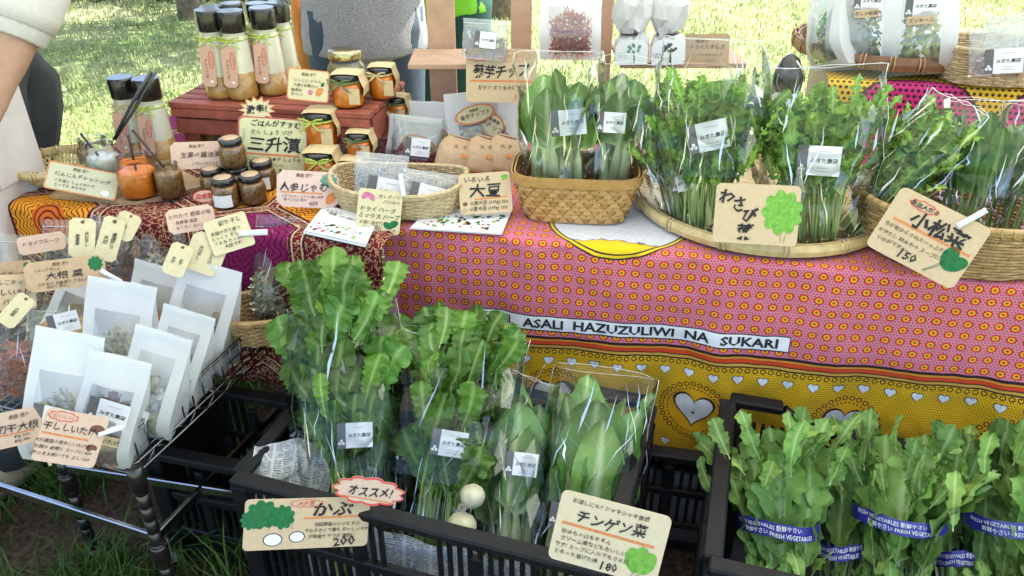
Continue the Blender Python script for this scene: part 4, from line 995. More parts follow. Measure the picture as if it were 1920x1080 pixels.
# on the wire rack (back to front)
pouch('white pouch at the back of the wire rack, upright with mushroom pieces', stand(366, 690, 395, 495, z=ZS, lean=11, yaw=-30), 112, 'mush', 2, fill=.42, win=(.66, .72))
pouch('white pouch half hidden behind the one with mushroom pieces', stand(280, 650, 303, 498, z=ZS, lean=11, yaw=-30), 92, 'pale', 3, st=[(.05, .25, 44, -25)], fill=.4)
pouch('white pouch with yellow dried strips in the middle of the rack', stand(220, 745, 232, 528, z=ZS, lean=12, yaw=-30), 120, 'daikon', 4, st=[(.08, .38, 58, -2)], fill=.55, win=(.66, .70))
pouch('white pouch leaning left behind the middle pouch', stand(110, 660, 165, 528, z=ZS, lean=16, yaw=-30), 88, 'green', 5, fill=.3)
pouch('white pouch facing right against the side wires', stand(322, 748, 356, 583, z=ZS, lean=12, yaw=-30), 95, 'mush', 6, fill=.5)
pouch('white pouch with pale chips just behind the front right pouch', stand(268, 812, 308, 622, z=ZS, lean=12, yaw=-30), 102, 'pale', 7, st=[(-.05, .30, 46, -10)], fill=.55)
pouch('front left white pouch with dried radish and a sticker', stand(106, 868, 132, 622, z=ZS, lean=12, yaw=-30), 116, 'daikon', 8, st=[(.02, .42, 74, -5)], fill=.50, win=(.66, .66), tag2=('大根', .0, .26, 46, 20))
pouch('front right white pouch with dark dried mushrooms and a sticker', stand(190, 870, 226, 668, z=ZS, lean=12, yaw=-30), 108, 'mush', 9, st=[(.05, .56, 72, -5)], fill=.58, win=(.68, .68), tag2=('干ししいたけ', .06, .36, 60, 20))
# upper right tray and the back rack
pouch('tall white pouch standing edge-on at the left of the dark tray', stand(1560, 128, 1556, -60, z=.945, lean=4, yaw=-52), 95, 'green', 12, fill=.5)
pouch('tall white pouch with green dried leaves on the dark tray', stand(1615, 130, 1625, -90, z=.945, lean=5), 125, 'green', 10, st=[(.06, .60, 48, -4)], fill=.52, win=(.55, .66), tag2=('干し小松菜', .04, .50, 40, 14), nchips=420)
pouch('tall white pouch with dried zucchini slices on the dark tray', stand(1722, 140, 1735, -90, z=.945, lean=5), 122, 'zuc', 11, st=[(-.0, .58, 54, -4)], fill=.50, win=(.55, .64), tag2=('ズッキーニ', .0, .47, 44, 15), nchips=160)
pouch('white pouch with pink shredded strips hanging on the back rack', stand(1068, 112, 1073, -75, z=.985, lean=6), 112, 'pink', 14, fill=.42, win=(.70, .50), nchips=420)

def zipbag(label, place, wpx, kind, seed, st=None, fill=.6, name='zip_bag', n=260, T=.022, film=None, group='clear zip bags'):
    M, H, m = place; W = wpx * m; r = random.Random(seed); t = thing(name, label, 'bag', M, group); mb = MB()
    def f(u, v):
        a = 2 * pi * u; z = v * H; ht = T / 2 * (1 - max(0, (v - .55) / .45)) + .0012
        return (cos(a) * W / 2 * (abs(cos(a)) ** -.25 if abs(cos(a)) > .05 else 1) + r.uniform(-1, 1) * .0015, sin(a) * ht + .003 * noise.noise(Vector((u * 9, v * 6, seed))), z)
    mb.grid(f, 16, 10, 0, False, True); o = mb.build('bag_film', film or CLOUD, t)
    for i in range(7):
        a = Vector((r.uniform(-.4, .4) * W, -T / 2 - .003, r.uniform(.15, .7) * H)); an = r.gauss(0, .7); d = Vector((sin(an), 0, cos(an))) * min(H * r.uniform(.15, .4), H - a.z); sd = Vector((cos(an), r.uniform(-1, 1), 0)).normalized() * r.uniform(.001, .003); fm = MB(); fm.v = [a, a + d * .4 + sd, a + d, a + d * .55 - sd * .3]; fm.face((0, 1, 3)); fm.face((1, 2, 3)); fm.build('film_fold', FOLD, o)
    mb = MB(); mb.tube([(-W / 2, -.002, H * .88), (W / 2, -.002, H * .88)], .0014, 5); mb.build('zip_seal', CLOUD, t)
    if kind: chips(t, kind, r, W * .85, H * fill, T * .7, n, 0, 0, .004)
    for s in (st or []): sticker(t, s[0] * W, -T / 2 - .004, s[1] * H, s[2] * m, s[2] * m * .72, s[3])
    return t
zipbag('zip bag of dark dried slices on the left arm of the back rack', stand(908, 112, 912, 36, z=.985, lean=10), 84, 'brown', 21, st=[(.0, .50, 40, -3)])
zipbag('silvery zip bag standing at left in the boat-shaped basket', stand(712, 378, 718, 288, z=.722, lean=22), 98, 'white', 22, st=[(.1, .22, 70, -6)], fill=.7)
zipbag('silvery zip bag leaning at right in the boat-shaped basket', stand(800, 385, 808, 322, z=.722, lean=30), 104, 'white', 23, st=[(-.02, .22, 64, -6)], fill=.7)
zipbag('zip bag of dried red chillies at the left in the corner basket', stand(1868, 140, 1872, 48, z=.985, lean=8), 92, 'red', 24, st=[(.12, .28, 62, -2)], n=60, fill=.45)
zipbag('taller zip bag of chillies behind in the corner basket', stand(1900, 132, 1905, 26, z=.985, lean=6), 95, 'red', 25, n=60, fill=.4)
zipbag('soft clear bag of red radish slices in front of the white paper bags', stand(778, 308, 786, 218, z=.708, lean=20), 92, 'red', 26, st=[(.02, .36, 46, 0)], n=220, fill=.38, T=.04, film=CLEAR)

# paper bags with oval labels
def oval_label(t, x, y, z, a, b, roll):
    o = None; mb = MB(); out = [(cos(k * pi / 12) * a, sin(k * pi / 12) * b) for k in range(24)]
    mb.prism(out, 0, .0005, 1); mb.flatpoly([(p[0] * .88, p[1] * .84) for p in out], -.0004, 0)
    o = put('oval_label', mb.mesh('oval_label', [CREAMP, ORANGE_PEN]), t, Matrix.Translation((x, y, z)) @ Matrix.Rotation(radians(-roll), 4, 'Y'))
    mb = MB()
    for (s, size, dz) in (('菊芋チップス', b * .55, -b * .05), ('無農薬', b * .34, b * .45)):
        vs, fs = text2d(s, size, .012); k = len(mb.v)
        for (px, py) in vs: mb.v.append(Vector((px, -.0010, py + dz)))
        for f in fs: mb.face([k + q for q in f])
    mb.build('lettering', INK2, o)
for (lab, pl, wpx, kind, sd, ov) in (('white paper bag at the rear left with an orange-edged oval label', stand(798, 285, 800, 190, z=.708, lean=14), 92, 'pale', 31, (.12, .42, 30, 15, -18)),
        ('white paper bag behind the radish bag with its oval label half covered', stand(770, 302, 778, 218, z=.708, lean=16, yaw=-6), 96, 'pale', 32, (.16, .40, 32, 17, -15)),
        ('white paper bag with a large oval label and pale dried chips', stand(893, 292, 880, 172, z=.708, lean=14, yaw=5), 98, 'pale', 33, (.04, .66, 38, 17, 10)),
        ('white paper bag behind at right, its oval label partly hidden', stand(932, 290, 930, 172, z=.708, lean=14, yaw=-14), 78, 'pale', 34, (-.05, .48, 24, 22, -30))):
    t = pouch(lab, pl, wpx, kind, sd, fill=.48, win=(.56, .50), name='paper_bag', group='white paper bags with oval labels', T=.05)
    M, H, m = pl; oval_label(t, ov[0] * wpx * m, -.030, ov[1] * H, ov[2] * m, ov[3] * m, ov[4])
# rolled kraft bags
for (u, v, sx, lab) in ((852, 330, 1.0, 'frontmost rolled kraft bag with a bean drawing'), (900, 330, .9, 'middle one of three rolled kraft bags'), (938, 328, .85, 'rolled kraft bag next to the plaited basket')):
    M, H, m = stand(u, v, u + 14, v - 72, z=.708, lean=35, yaw=18); t = thing('kraft_bag', lab, 'bag', M, 'rolled kraft paper bags'); w_ = 42 * m * sx
    mb = MB(); 
    def kf(a, b): 
        f = b; return (cos(2 * pi * a) * w_ * (1.0 - .45 * f ** 5), sin(2 * pi * a) * w_ * (.55 + .2 * sin(pi * min(1, f * 1.1))) * (1 - .8 * f ** 5), f * H * 1.0 + .006 * sin(2 * pi * a) * f)
    mb.grid(kf, 20, 8, 0, True, True); mb.face(list(range(20))[::-1]); mb.build('paper_body', KRAFT, t)
    mb = MB(); mb.tube([(-w_ * .52, .001, H), (w_ * .52, .001, H)], .005, 8, flat=.7); mb.build('rolled_top', KRAFT, t)
    mb = MB()
    for (s, x, z, size) in (('大', -.3, .62, .013), ('豆', .1, .66, .012)):
        vs, fs = text2d(s, size, .01); k = len(mb.v)
        for (px, py) in vs:
            q = (z * H + py) / H; mb.v.append(Vector((px + x * w_, -w_ * (.55 + .2 * sin(pi * min(1, q * 1.1))) * (1 - .8 * q ** 5) - .0012, z * H + py)))
        for f in fs: mb.face([k + q for q in f], 0)
    q = .40; mb.flatpoly([(w_ * .1 + cos(k * pi / 8) * .009, H * q + sin(k * pi / 8) * .006) for k in range(16)], -w_ * (.55 + .2 * sin(pi * min(1, q * 1.1))) * (1 - .8 * q ** 5) - .0016, 1)
    mb.build('drawing', [INK2, ORANGE_PEN], t)

# ------------------------------------------------------------------ jars
GLASS = film_mat('jar_glass', ior=1.4, rough=.03, gain=1.1, tint=(.985, .99, .985), bstr=0); LIDB = pm('black_lid', (.010, .010, .011), .25, .2, 40, spec=.6, coat=.4); LIDS = pm('silver_lid', (.55, .56, .56), .25, .1, 40, metal=1.0); LIDG = pm('gold_lid', (.48, .40, .22), .25, .15, 40, metal=1.0)
JAM = pm('carrot_jam', (.95, .23, .010), .3, .15, 60, coat=.5, spec=.5); RELISH = pm('brown_relish', (.24, .12, .035), .35, .6, 130, .3, coat=.6); CREAM = pm('cream_dressing', (.62, .60, .47), .3, .05, 30, coat=.7); SED = pm('ginger_sediment', (.36, .20, .05), .35, .25, 60, coat=.7); PICKLE = pm('pickle', (.30, .27, .12), .3, .4, 60, coat=.8)
RAFFIA_Y = pm('yellow_raffia', (.45, .52, .09), .6, .2, 60); RAFFIA_G = pm('green_raffia', (.13, .17, .07), .6, .25, 60); RAFFIA_P = pm('pale_raffia', (.55, .46, .24), .6, .2, 60)
HAT = pm('kraft_hat', (.60, .46, .25), .75, .08, 60, .15)
def bow(t, r, z, mat, s=1.0, side=-.2):
    """raffia tied round a neck with two loops and two ends in front"""
    mb = MB(); mb.tube([(cos(k * pi / 10) * r, sin(k * pi / 10) * r, z + .001 * sin(k)) for k in range(20)], .0022 * s, 5, closed=True)
    k0 = Vector((r * side, -r * .99, z))
    for sg in (-1, 1):
        mb.tube([k0, k0 + Vector((sg * .012, -.004, .007)) * s, k0 + Vector((sg * .024, -.003, .008)) * s, k0 + Vector((sg * .023, -.004, .001)) * s, k0 + Vector((sg * .010, -.004, -.001)) * s, k0], .0019 * s, 5)
        mb.tube([k0, k0 + Vector((sg * .012, -.006, -.010)) * s, k0 + Vector((sg * .024, -.004, -.018)) * s], [.0022 * s, .0022 * s, .001 * s], 5)
    return mb.build('raffia_bow', mat, t)
def jar_prof(r, h): return [(r * .80, 0), (r * .96, h * .03), (r, h * .12), (r, h * .55), (r * .94, h * .66), (r * .80, h * .74), (r * .78, h * .80)]
def jam_jar(label, c, r, h, mat=None, hat=True, bowm=None, yaw=0.0, group='jam jars with paper hats', lid=None, side=-.25, name='jam_jar', frontlabel=False, toplabel=None):
    M = Matrix.Translation(c) @ Matrix.Rotation(radians(yaw), 4, 'Z'); t = thing(name, label, 'jar', M, group)
    mb = MB(); mb.lathe([(a * .965, b + .002) for a, b in jar_prof(r, h)[:6]], 24); mb.build('contents', mat or JAM, t)
    mb = MB(); mb.lathe(jar_prof(r, h), 24, capt=False); mb.build('glass', GLASS, t)
    mb = MB(); rl = r * .86; mb.lathe([(rl * .97, h * .80), (rl, h * .82), (rl, h * .965), (rl * .95, h * .99), (rl * .2, h)], 24); l = mb.build('lid', lid or LIDB, t)
    if toplabel:
        mb = MB(); mb.lathe([(rl * .74, h + .0006), (rl * .74, h + .0012), (.001, h + .0014)], 20); mb.build('lid_label', toplabel, l)
    if hat:
        mb = MB(); W2 = r * .80
        path = [(-rl * 1.02, h * .83), (-rl * 1.0, h * 1.0), (-rl * .5, h * 1.035), (rl * .4, h * 1.035), (rl * 1.02, h * 1.01), (rl * 1.10, h * .84), (r * 1.14, h * .62), (r * 1.10, h * .36)]
        for i, (x, z) in enumerate(path):
            k = len(mb.v); f = .62 if i == 0 else 1.0; yy = -.25 * r if 1 <= i <= 4 else 0
            mb.v += [Vector((x, -W2 * f * (.75 if i < 5 else .70), z)), Vector((x, 0, z + (.002 if i < 5 else 0))), Vector((x, r * 1.02, z - .001))]
            if i:
                for q in range(2): mb.face((k - 3 + q, k - 2 + q, k + 1 + q, k + q), 0)
        # back flap
        k = len(mb.v); mb.v += [Vector((-rl, r * 1.03, h * 1.0)), Vector((rl * 1.02, r * 1.03, h * 1.01)), Vector((r * 1.1, r * 1.06, h * .5)), Vector((-r * 1.05, r * 1.06, h * .55))]; mb.face((k, k + 1, k + 2, k + 3))
        hh = mb.build('paper_hat', HAT, t)
        mb = MB(); zig = []; n = 9; x0, x1 = r * .30, r * .98
        for i in range(n): zig.append((x0 + (x1 - x0) * i / (n - 1), h * .16 + (.0025 if i % 2 else 0)))
        mb.prism(zig + [(x1, h * .66), (x0, h * .66)], -r * 1.03, -r * 1.03 + .0006); mb.build('paper_strip', HAT, t)
        bow(t, rl * 1.07, h * .80, bowm or RAFFIA_G, r / .034, side)
    if frontlabel:
        mb = MB(); mb.grid(lambda u, v: (sin((u - .5) * 1.5) * r * 1.012, -cos((u - .5) * 1.5) * r * 1.012, h * (.10 + .42 * v)), 8, 2); mb.build('front_label', STK_W, t)
    return t
ZT = .708
def seat_jar(u, v, z=ZT): p = at_z(u, v, z); return p
# terracotta slatted platform
TERRA = pm('terracotta_wood', (.30, .075, .045), .6, .25, 30, .25)
PF = at_z(312, 192, .865); PF2 = at_z(692, 214, .865); pd = (PF2 - PF); pL = pd.length; pa = atan2(pd.y, pd.x); PZ = .865; PD_ = .31
pl = thing('slatted_platform', 'red-brown slatted wooden platform at the back carrying bottles and jars', 'platform', Matrix.Translation((PF.x, PF.y, 0)) @ Matrix.Rotation(pa, 4, 'Z'))
for i in range(7):
    mb = MB(); mb.box((pL / 2, .022 + i * .045, PZ - .008), (pL, .036, .016), bevel=.002); mb.build('top_slat', TERRA, pl)
for (z, hh, dy) in ((PZ - .028, .022, .004), (PZ - .066, .040, .010)):
    mb = MB(); mb.box((pL / 2, dy + .005, z), (pL - .004 - dy, .010, hh), bevel=.001); mb.build('front_board', TERRA, pl)
for x in (.006, pL - .006):
    mb = MB(); mb.box((x, PD_ / 2 + .012, PZ - .054), (.010, PD_ - .03, .066), bevel=.001); mb.build('side_board', TERRA, pl)
for x in (.03, pL - .03):
    for y in (.04, PD_ - .03):
        mb = MB(); mb.box((x, y, (PZ - .017 + .706) / 2), (.03, .03, PZ - .017 - .706), bevel=.001); mb.build('foot', TERRA, pl)
ZP = PZ + .001
# carrot jam jars
def jp(u, v, z): return at_z(u, v, z)
def jam_px(label, ub, vb, ut, vt, wpx, z, **kw):
    M, H, m = stand(ub, vb, ut, vt, z=z); return jam_jar(label, M.translation, wpx * m / 2, H, **kw)
jam_px('large glass jar of pickles with a gold lid behind the carrot jam', 654, 176, 655, 92, 70, ZP, mat=PICKLE, hat=False, lid=LIDG, name='pickle_jar', group='jars of preserves')
jam_px('carrot jam jar with paper hat at the front of the platform', 655, 197, 657, 137, 60, ZP, bowm=RAFFIA_G, yaw=-4)
jam_px('carrot jam jar with paper hat at the right rear of the platform', 718, 182, 722, 124, 52, ZP, bowm=RAFFIA_P, yaw=-2)
jam_px('jam jar with paper hat behind the right end of the platform', 748, 232, 748, 180, 42, .78, bowm=RAFFIA_G, yaw=-12)
jam_px('carrot jam jar with green raffia just right of the platform', 706, 250, 708, 192, 52, .76, bowm=RAFFIA_G, yaw=-8)
jam_px('carrot jam jar with yellow raffia stacked on top of another jar', 606, 272, 608, 208, 64, .775, bowm=RAFFIA_Y, yaw=-6)
jam_px('carrot jam jar at the bottom of the pair beside the yellow-green sign', 606, 340, 607, 282, 64, ZT, bowm=RAFFIA_Y, yaw=-4, side=.1)
jam_px('carrot jam jar with paper hat behind the boat-shaped basket', 677, 300, 679, 247, 50, .745, bowm=RAFFIA_G, yaw=-4)
jam_px('dark-lidded jam jar low beside the boat-shaped basket', 662, 340, 663, 298, 46, ZT, bowm=RAFFIA_P, yaw=-6)
# relish jars with black lids, clustered, one on top
TLB = pm('lid_sticker', (.52, .36, .22), .6, .2, 200)
for (lab, ub, vb, ut, vt, w_, z, fl) in (('black-lidded relish jar on top of the cluster', 440, 310, 440, 258, 50, .772, False), ('relish jar at the rear left of the cluster', 403, 362, 403, 315, 46, ZT, False), ('front relish jar of the cluster with a white label', 427, 385, 426, 332, 50, ZT, True), ('relish jar at the front right of the cluster', 477, 378, 476, 326, 50, ZT, False), ('relish jar at the rear right of the cluster with a white side label', 497, 352, 496, 300, 48, ZT, True), ('relish jar in the middle row carrying the top jar', 452, 356, 452, 312, 46, ZT, False), ('relish jar at the back of the cluster behind the top jar', 428, 345, 428, 305, 44, ZT, False)):
    jam_px(lab, ub, vb, ut, vt, w_, z, mat=RELISH, hat=False, name='relish_jar', group='relish jars with black lids', toplabel=TLB, frontlabel=fl)
jam_px('jar with a silver lid just left of the yellow-green sign', 400, 268, 398, 210, 58, ZT, mat=pm('pale_pickle', (.36, .28, .12), .35, .3, 60, coat=.7), hat=False, lid=LIDS, name='pickle_jar', group='jars of preserves')
# open sample jars with sticks
def sample_jar(label, ub, vb, ut, vt, wpx, mat, fill, stick, z=.718):
    M, H, m = stand(ub, vb, ut, vt, z=z); r = wpx * m / 2; t = thing('sample_jar', label, 'jar', Matrix.Translation(M.translation), 'open sample jars')
    if mat:
        mb = MB(); mb.lathe([(r * .78, .003), (r * .93, H * .05), (r * .95, H * fill * .9), (r * .9, H * fill)], 24); mb.build('contents', mat, t)
    mb = MB(); mb.lathe([(r * .8, 0), (r * .98, H * .03), (r, H * .10), (r, H * .66), (r * .92, H * .76), (r * .80, H * .80), (r * .80, H * .98), (r * .84, H), (r * .76, H * .99), (r * .76, H * .8)], 24, capt=False); mb.build('glass', GLASS, t)
    for (dx, L, a) in stick:
        mb = MB(); mb.tube([(-dx * .2, 0, H * fill * .6), (dx, .004, L)], .0042, 6, flat=.6); mb.build('spoon_stick', pm('dark_wood_stick', (.045, .018, .012), .5, .2, 40), t)
    return t
sample_jar('empty clear glass jar behind the jar of white dressing', 190, 330, 188, 258, 60, None, 0, [])
sample_jar('open sample jar of white dressing with a dark stick', 206, 348, 207, 268, 60, CREAM, .72, [(-.040, .135, 0)])
sample_jar('open sample jar of orange carrot jam with a dark stick', 266, 364, 264, 290, 70, JAM, .62, [(-.0, .150, 0)])
sample_jar('open sample jar of brown relish with a long dark stick', 324, 366, 322, 306, 50, RELISH, .80, [(-.062, .165, 0)])
# wooden board under the samples
bd = [at_z(95, 372, ZT), at_z(255, 385, ZT), at_z(395, 352, ZT), at_z(330, 318, ZT), at_z(150, 330, ZT)]
mb = MB(); n = len(bd)
for z in (0, .009):
    for p in bd: mb.v.append(p + Vector((0, 0, z)))
mb.face(list(range(n))[::-1]); mb.face([n + k for k in range(n)])
for k in range(n): mb.face((k, (k + 1) % n, n + (k + 1) % n, n + k))
tag(mb.build('serving_board', pm('board_wood', (.42, .28, .14), .55, .25, 25, .2)), 'thin wooden serving board under the open sample jars', 'board')
# black tongs
tm = thing('tongs', 'black plastic tongs leaning on the dressing bottles', 'tongs'); a = pt(214, 262, y=1.905); b_ = pt(287, 135, y=1.96)
for k, off in enumerate((-.006, .008)):
    mb = MB(); mb.tube([a + Vector((off * .3, 0, 0)), a.lerp(b_, .5) + Vector((off, -.004, 0)), b_ + Vector((off * .8, .0, .001))], [.005, .0075, .008], 8, flat=.55); mb.build('arm', LIDB, tm)
# dressing bottles
TAGM = pm('pink_tag', (.60, .36, .26), .75, .06, 90)
def bottle(label, u, vb, ut, vt, z, seed, wpx=52, group='dressing bottles with black caps', tagged=True, yaw=0.0, bowm=None):
    M, H, m = stand(u, vb, ut, vt, z=z); r = wpx * m / 2; t = thing('dressing_bottle', label, 'bottle', Matrix.Translation(M.translation) @ Matrix.Rotation(radians(yaw), 4, 'Z'), group)
    sd = .22 + .05 * (seed % 3)
    mb = MB(); mb.lathe([(r * .85, 0), (r * .98, H * .02), (r, H * .05), (r * .985, H * sd)], 22); mb.build('sediment', SED, t)
    mb = MB(); mb.lathe([(r * .985, H * sd), (r * .93, H * .45), (r * .86, H * .64), (r * .80, H * .70), (r * .70, H * .735), (r * .74, H * .745), (r * .74, H * .77)], 22, capb=False); mb.build('bottle_body', CREAM, t)
    mb = MB(); N = 40; prof = [(.80, .765), (.84, .775), (.84, .965), (.80, .995)]
    for (q, z_) in prof:
        for k in range(N): rr = r * q * (1.0 - (.018 if k % 2 else 0)); mb.v.append(Vector((cos(2 * pi * k / N) * rr, sin(2 * pi * k / N) * rr, H * z_)))
    for j in range(3):
        for k in range(N): mb.face((j * N + k, j * N + (k + 1) % N, (j + 1) * N + (k + 1) % N, (j + 1) * N + k), 0, True)
    mb.face([3 * N + k for k in range(N)]); mb.build('cap', LIDB, t)
    if tagged:
        bow(t, r * .84, H * .69, bowm or RAFFIA_G, r / .036, -.1)
        w_, h_ = r * .92, H * .46; x0 = -r * .25; c_ = w_ * .22
        out = [(-w_ / 2 + c_, -h_ / 2), (w_ / 2 - c_, -h_ / 2), (w_ / 2, -h_ / 2 + c_), (w_ / 2, h_ / 2 - c_), (w_ / 2 - c_, h_ / 2), (-w_ / 2 + c_, h_ / 2), (-w_ / 2, h_ / 2 - c_), (-w_ / 2, -h_ / 2 + c_)]
        mb = MB(); mb.prism(out, 0, .0007, 0); o = put('paper_tag', mb.mesh('paper_tag', TAGM), t, Matrix.Translation((x0, -r * 1.06, H * .40)) @ Matrix.Rotation(radians(-5), 4, 'X') @ Matrix.Rotation(radians(3), 4, 'Y'))
        mb = MB()
        for (s, x, z_, size, mi) in (('に\nん\nじ\nん', w_ * .24, h_ * .16, w_ * .19, 2), ('ド\nレ\nッ\nシ\nン\nグ', -w_ * .12, -h_ * .06, w_ * .25, 0)):
            vs, fs = text2d(s, size, .012); k = len(mb.v)
            for (px, py) in vs: mb.v.append(Vector((px + x, -.0006, py + z_)))
            for f in fs: mb.face([k + q for q in f], mi)
        ov = [(w_ * .24 + cos(k * pi / 8) * w_ * .17, h_ * .16 + sin(k * pi / 8) * h_ * .21) for k in range(16)]
        for k in range(16):
            a_, b2 = ov[k], ov[(k + 1) % 16]; mb.tube([(a_[0], -.0007, a_[1]), (b2[0], -.0007, b2[1])], .0006, 4, 2)
        mb.flatpoly([(w_ * .18 + p[0], -h_ * .38 + p[1]) for p in heart(w_ * .26, 14)[::-1]][::-1], -.0008, 1)
        mb.build('lettering', [INK, WHITE_INK, RED_PEN], o)
    return t
for (lab, u, vb, ut, vt, z, wp) in (('dressing bottle at the rear left of the platform group', 420, 160, 402, 10, ZP, 46), ('dressing bottle second in the rear row on the platform', 458, 158, 445, 4, ZP, 46), ('dressing bottle third in the rear row, cap cut by the top edge', 502, 152, 493, 4, ZP, 46), ('tall dressing bottle at the rear right of the platform group', 540, 156, 530, 2, ZP, 48),
        ('front left dressing bottle of the group on the platform', 418, 180, 396, 16, ZP, 56), ('second dressing bottle in the front row on the platform', 458, 182, 442, 18, ZP, 56), ('dressing bottle at the front right of the platform group', 514, 174, 500, 12, ZP, 54)):
    bottle(lab, u, vb, ut, vt, z, u, wp, yaw=(u % 7) - 3, bowm=RAFFIA_G if u % 2 else RAFFIA_Y)
bottle('left one of two dressing bottles standing behind the sample jars', 262, 300, 236, 142, ZT, 1, 54, bowm=RAFFIA_P)
bottle('right one of two dressing bottles standing behind the sample jars', 308, 306, 284, 144, ZT, 2, 56, bowm=RAFFIA_Y)
# ================================================================== handwritten cards
G_CARD = 'handwritten price and name cards'
def rounded(w, h, c, n=4):
    out = []
    for (sx, sy, a0) in ((1, -1, -pi / 2), (1, 1, 0), (-1, 1, pi / 2), (-1, -1, pi)):
        for k in range(n + 1):
            a = a0 + pi / 2 * k / n; out.append((sx * (w / 2 - c) + cos(a) * c, sy * (h / 2 - c) + sin(a) * c))
    return out
def octagon(w, h, c): return [(-w / 2 + c, -h / 2), (w / 2 - c, -h / 2), (w / 2, -h / 2 + c), (w / 2, h / 2 - c), (w / 2 - c, h / 2), (-w / 2 + c, h / 2), (-w / 2, h / 2 - c), (-w / 2, -h / 2 + c)]
def cloudshape(w, h, n=11, amp=.10, per=4):
    out = []
    for i in range(n * per):
        a = 2 * pi * i / (n * per); k = 1 - amp + amp * 1.6 * abs(sin(a * n / 2)); out.append((cos(a) * w / 2 * k, sin(a) * h / 2 * k))
    return out
def starburst(w, h, n=13):
    return [(cos(pi * i / n) * w / 2 * (1 if i % 2 else .70), sin(pi * i / n) * h / 2 * (1 if i % 2 else .66)) for i in range(2 * n)]
def card(label, P, mat, texts, art=(), shape='round', border=None, name='price_card', group=G_CARD, cat='card', thick=.0012, clip=None):
    M, w, h = P; t = thing(name, label, cat, M, group); mb = MB()
    out = {'round': lambda: rounded(w, h, min(w, h) * .09), 'rect': lambda: rounded(w, h, .001, 1), 'oct': lambda: octagon(w, h, min(w, h) * .16), 'cloud': lambda: cloudshape(w, h), 'star': lambda: starburst(w, h), 'oval': lambda: [(cos(k * pi / 12) * w / 2, sin(k * pi / 12) * h / 2) for k in range(24)]}[shape]()
    # a slight curl in the card
    mb.prism(out, -thick / 2, thick / 2); mb.build('board', mat, t)
    y = -thick / 2
    if border:
        mb = MB(); k = len(out); inn = [(p[0] * (1 - border[1] / w * 2), p[1] * (1 - border[1] / h * 2)) for p in out]
        for p in out: mb.v.append(Vector((p[0] * .995, y - .0003, p[1] * .995)))
        for p in inn: mb.v.append(Vector((p[0], y - .0003, p[1])))
        for i in range(k): mb.face((i, (i + 1) % k, k + (i + 1) % k, k + i))
        mb.build('border', border[0], t)
    if art:
        for a in art:
            mb = MB(); kind, x, z, s, mt = a[:5]; x *= w; z *= h; s *= h; yy = y - .0004 - (.0003 * (a[5] if len(a) > 5 else 0)); nm = 'drawing'
            if kind == 'bar': mb.flatpoly([(x - s * a[6] / 2 * 1, z - s * .02), (x + s * a[6] / 2, z - s * .02 + s * a[7]), (x + s * a[6] / 2, z + s * .02 + s * a[7]), (x - s * a[6] / 2, z + s * .02)], yy); nm = 'underline'
            elif kind == 'leaf':
                an = radians(a[6]); el = [(cos(k * pi / 9) * s * .30 * (1 + .06 * sin(k * 5)), sin(k * pi / 9) * s * .48) for k in range(18)]
                mb.flatpoly([(x + p[0] * cos(an) - p[1] * sin(an), z + p[0] * sin(an) + p[1] * cos(an)) for p in el], yy)
            elif kind == 'blob': mb.flatpoly([(x + p[0], z + p[1]) for p in cloudshape(s, s * a[6], 9, .14)], yy)
            elif kind == 'ring':
                o = cloudshape(s, s * a[6], a[7], .12) if a[7] else [(cos(k * pi / 12) * s / 2, sin(k * pi / 12) * s / 2 * a[6]) for k in range(24)]
                n = len(o)
                for p in o: mb.v.append(Vector((x + p[0], yy, z + p[1])))
                for p in o: mb.v.append(Vector((x + p[0] * (1 - .05 / max(.2, s / h)), yy, z + p[1] * (1 - .09 / max(.2, s / h)))))
                for i in range(n): mb.face((i, (i + 1) % n, n + (i + 1) % n, n + i))
            elif kind == 'stem': mb.tube([(x, yy, z), (x + s * a[6] * .5 + s * .03, yy, z + s * a[7] * .5), (x + s * a[6], yy, z + s * a[7])], s * .028, 4, flat=.2)
            elif kind == 'oval': mb.flatpoly([(x + cos(k * pi / 10) * s / 2, z + sin(k * pi / 10) * s / 2 * a[6]) for k in range(20)], yy)
            mb.build(nm, mt, t)
    for (s, x, z, size, mt, bold, *rest) in texts:
        if 1:
            mb = MB()
            rot = radians(rest[0]) if rest else 0; sx = rest[1] if len(rest) > 1 else 1.0
            vs, fs = text2d(s, size * h, bold, .12); k = len(mb.v); r2 = random.Random(len(s) + int(x * 100))
            for (px, py) in vs:
                px *= sx; q_ = size * h; nv = noise.noise_vector(Vector((px / q_ * 1.7, py / q_ * 1.7, len(s) + x * 9))); n2 = noise.noise_vector(Vector((px / q_ * .6, 3.3, len(s)))); px += nv.x * q_ * .10; py += nv.y * q_ * .10 + n2.y * q_ * .12; mb.v.append(Vector((x * w + px * cos(rot) - py * sin(rot), y - .0016, z * h + px * sin(rot) + py * cos(rot))))
            for f in fs: mb.face([k + q for q in f])
        mb.build('lettering', mt, t)
    if clip:
        cx, cz, L, an = clip; mb = MB(); Mc = Matrix.Translation((cx * w, 0, cz * h)) @ Matrix.Rotation(radians(-an), 4, 'Y')
        mb.box((0, -.005, -L * .02), (L * .20, .003, L * .9), bevel=.001); mb.box((0, -.0075, -L * .06), (L * .10, .002, L * .66), bevel=.0008); mb.box((0, .005, -L * .02), (L * .20, .003, L * .9), bevel=.001); mb.tube([(-L * .10, -.003, L * .46), (L * .10, -.003, L * .46)], .0045, 8); mb.xf(Mc); mb.build('clip', pm('white_clip', (.72, .74, .74), .3, .05, 40, spec=.6), t)
    return t
I = INK; J = INK2
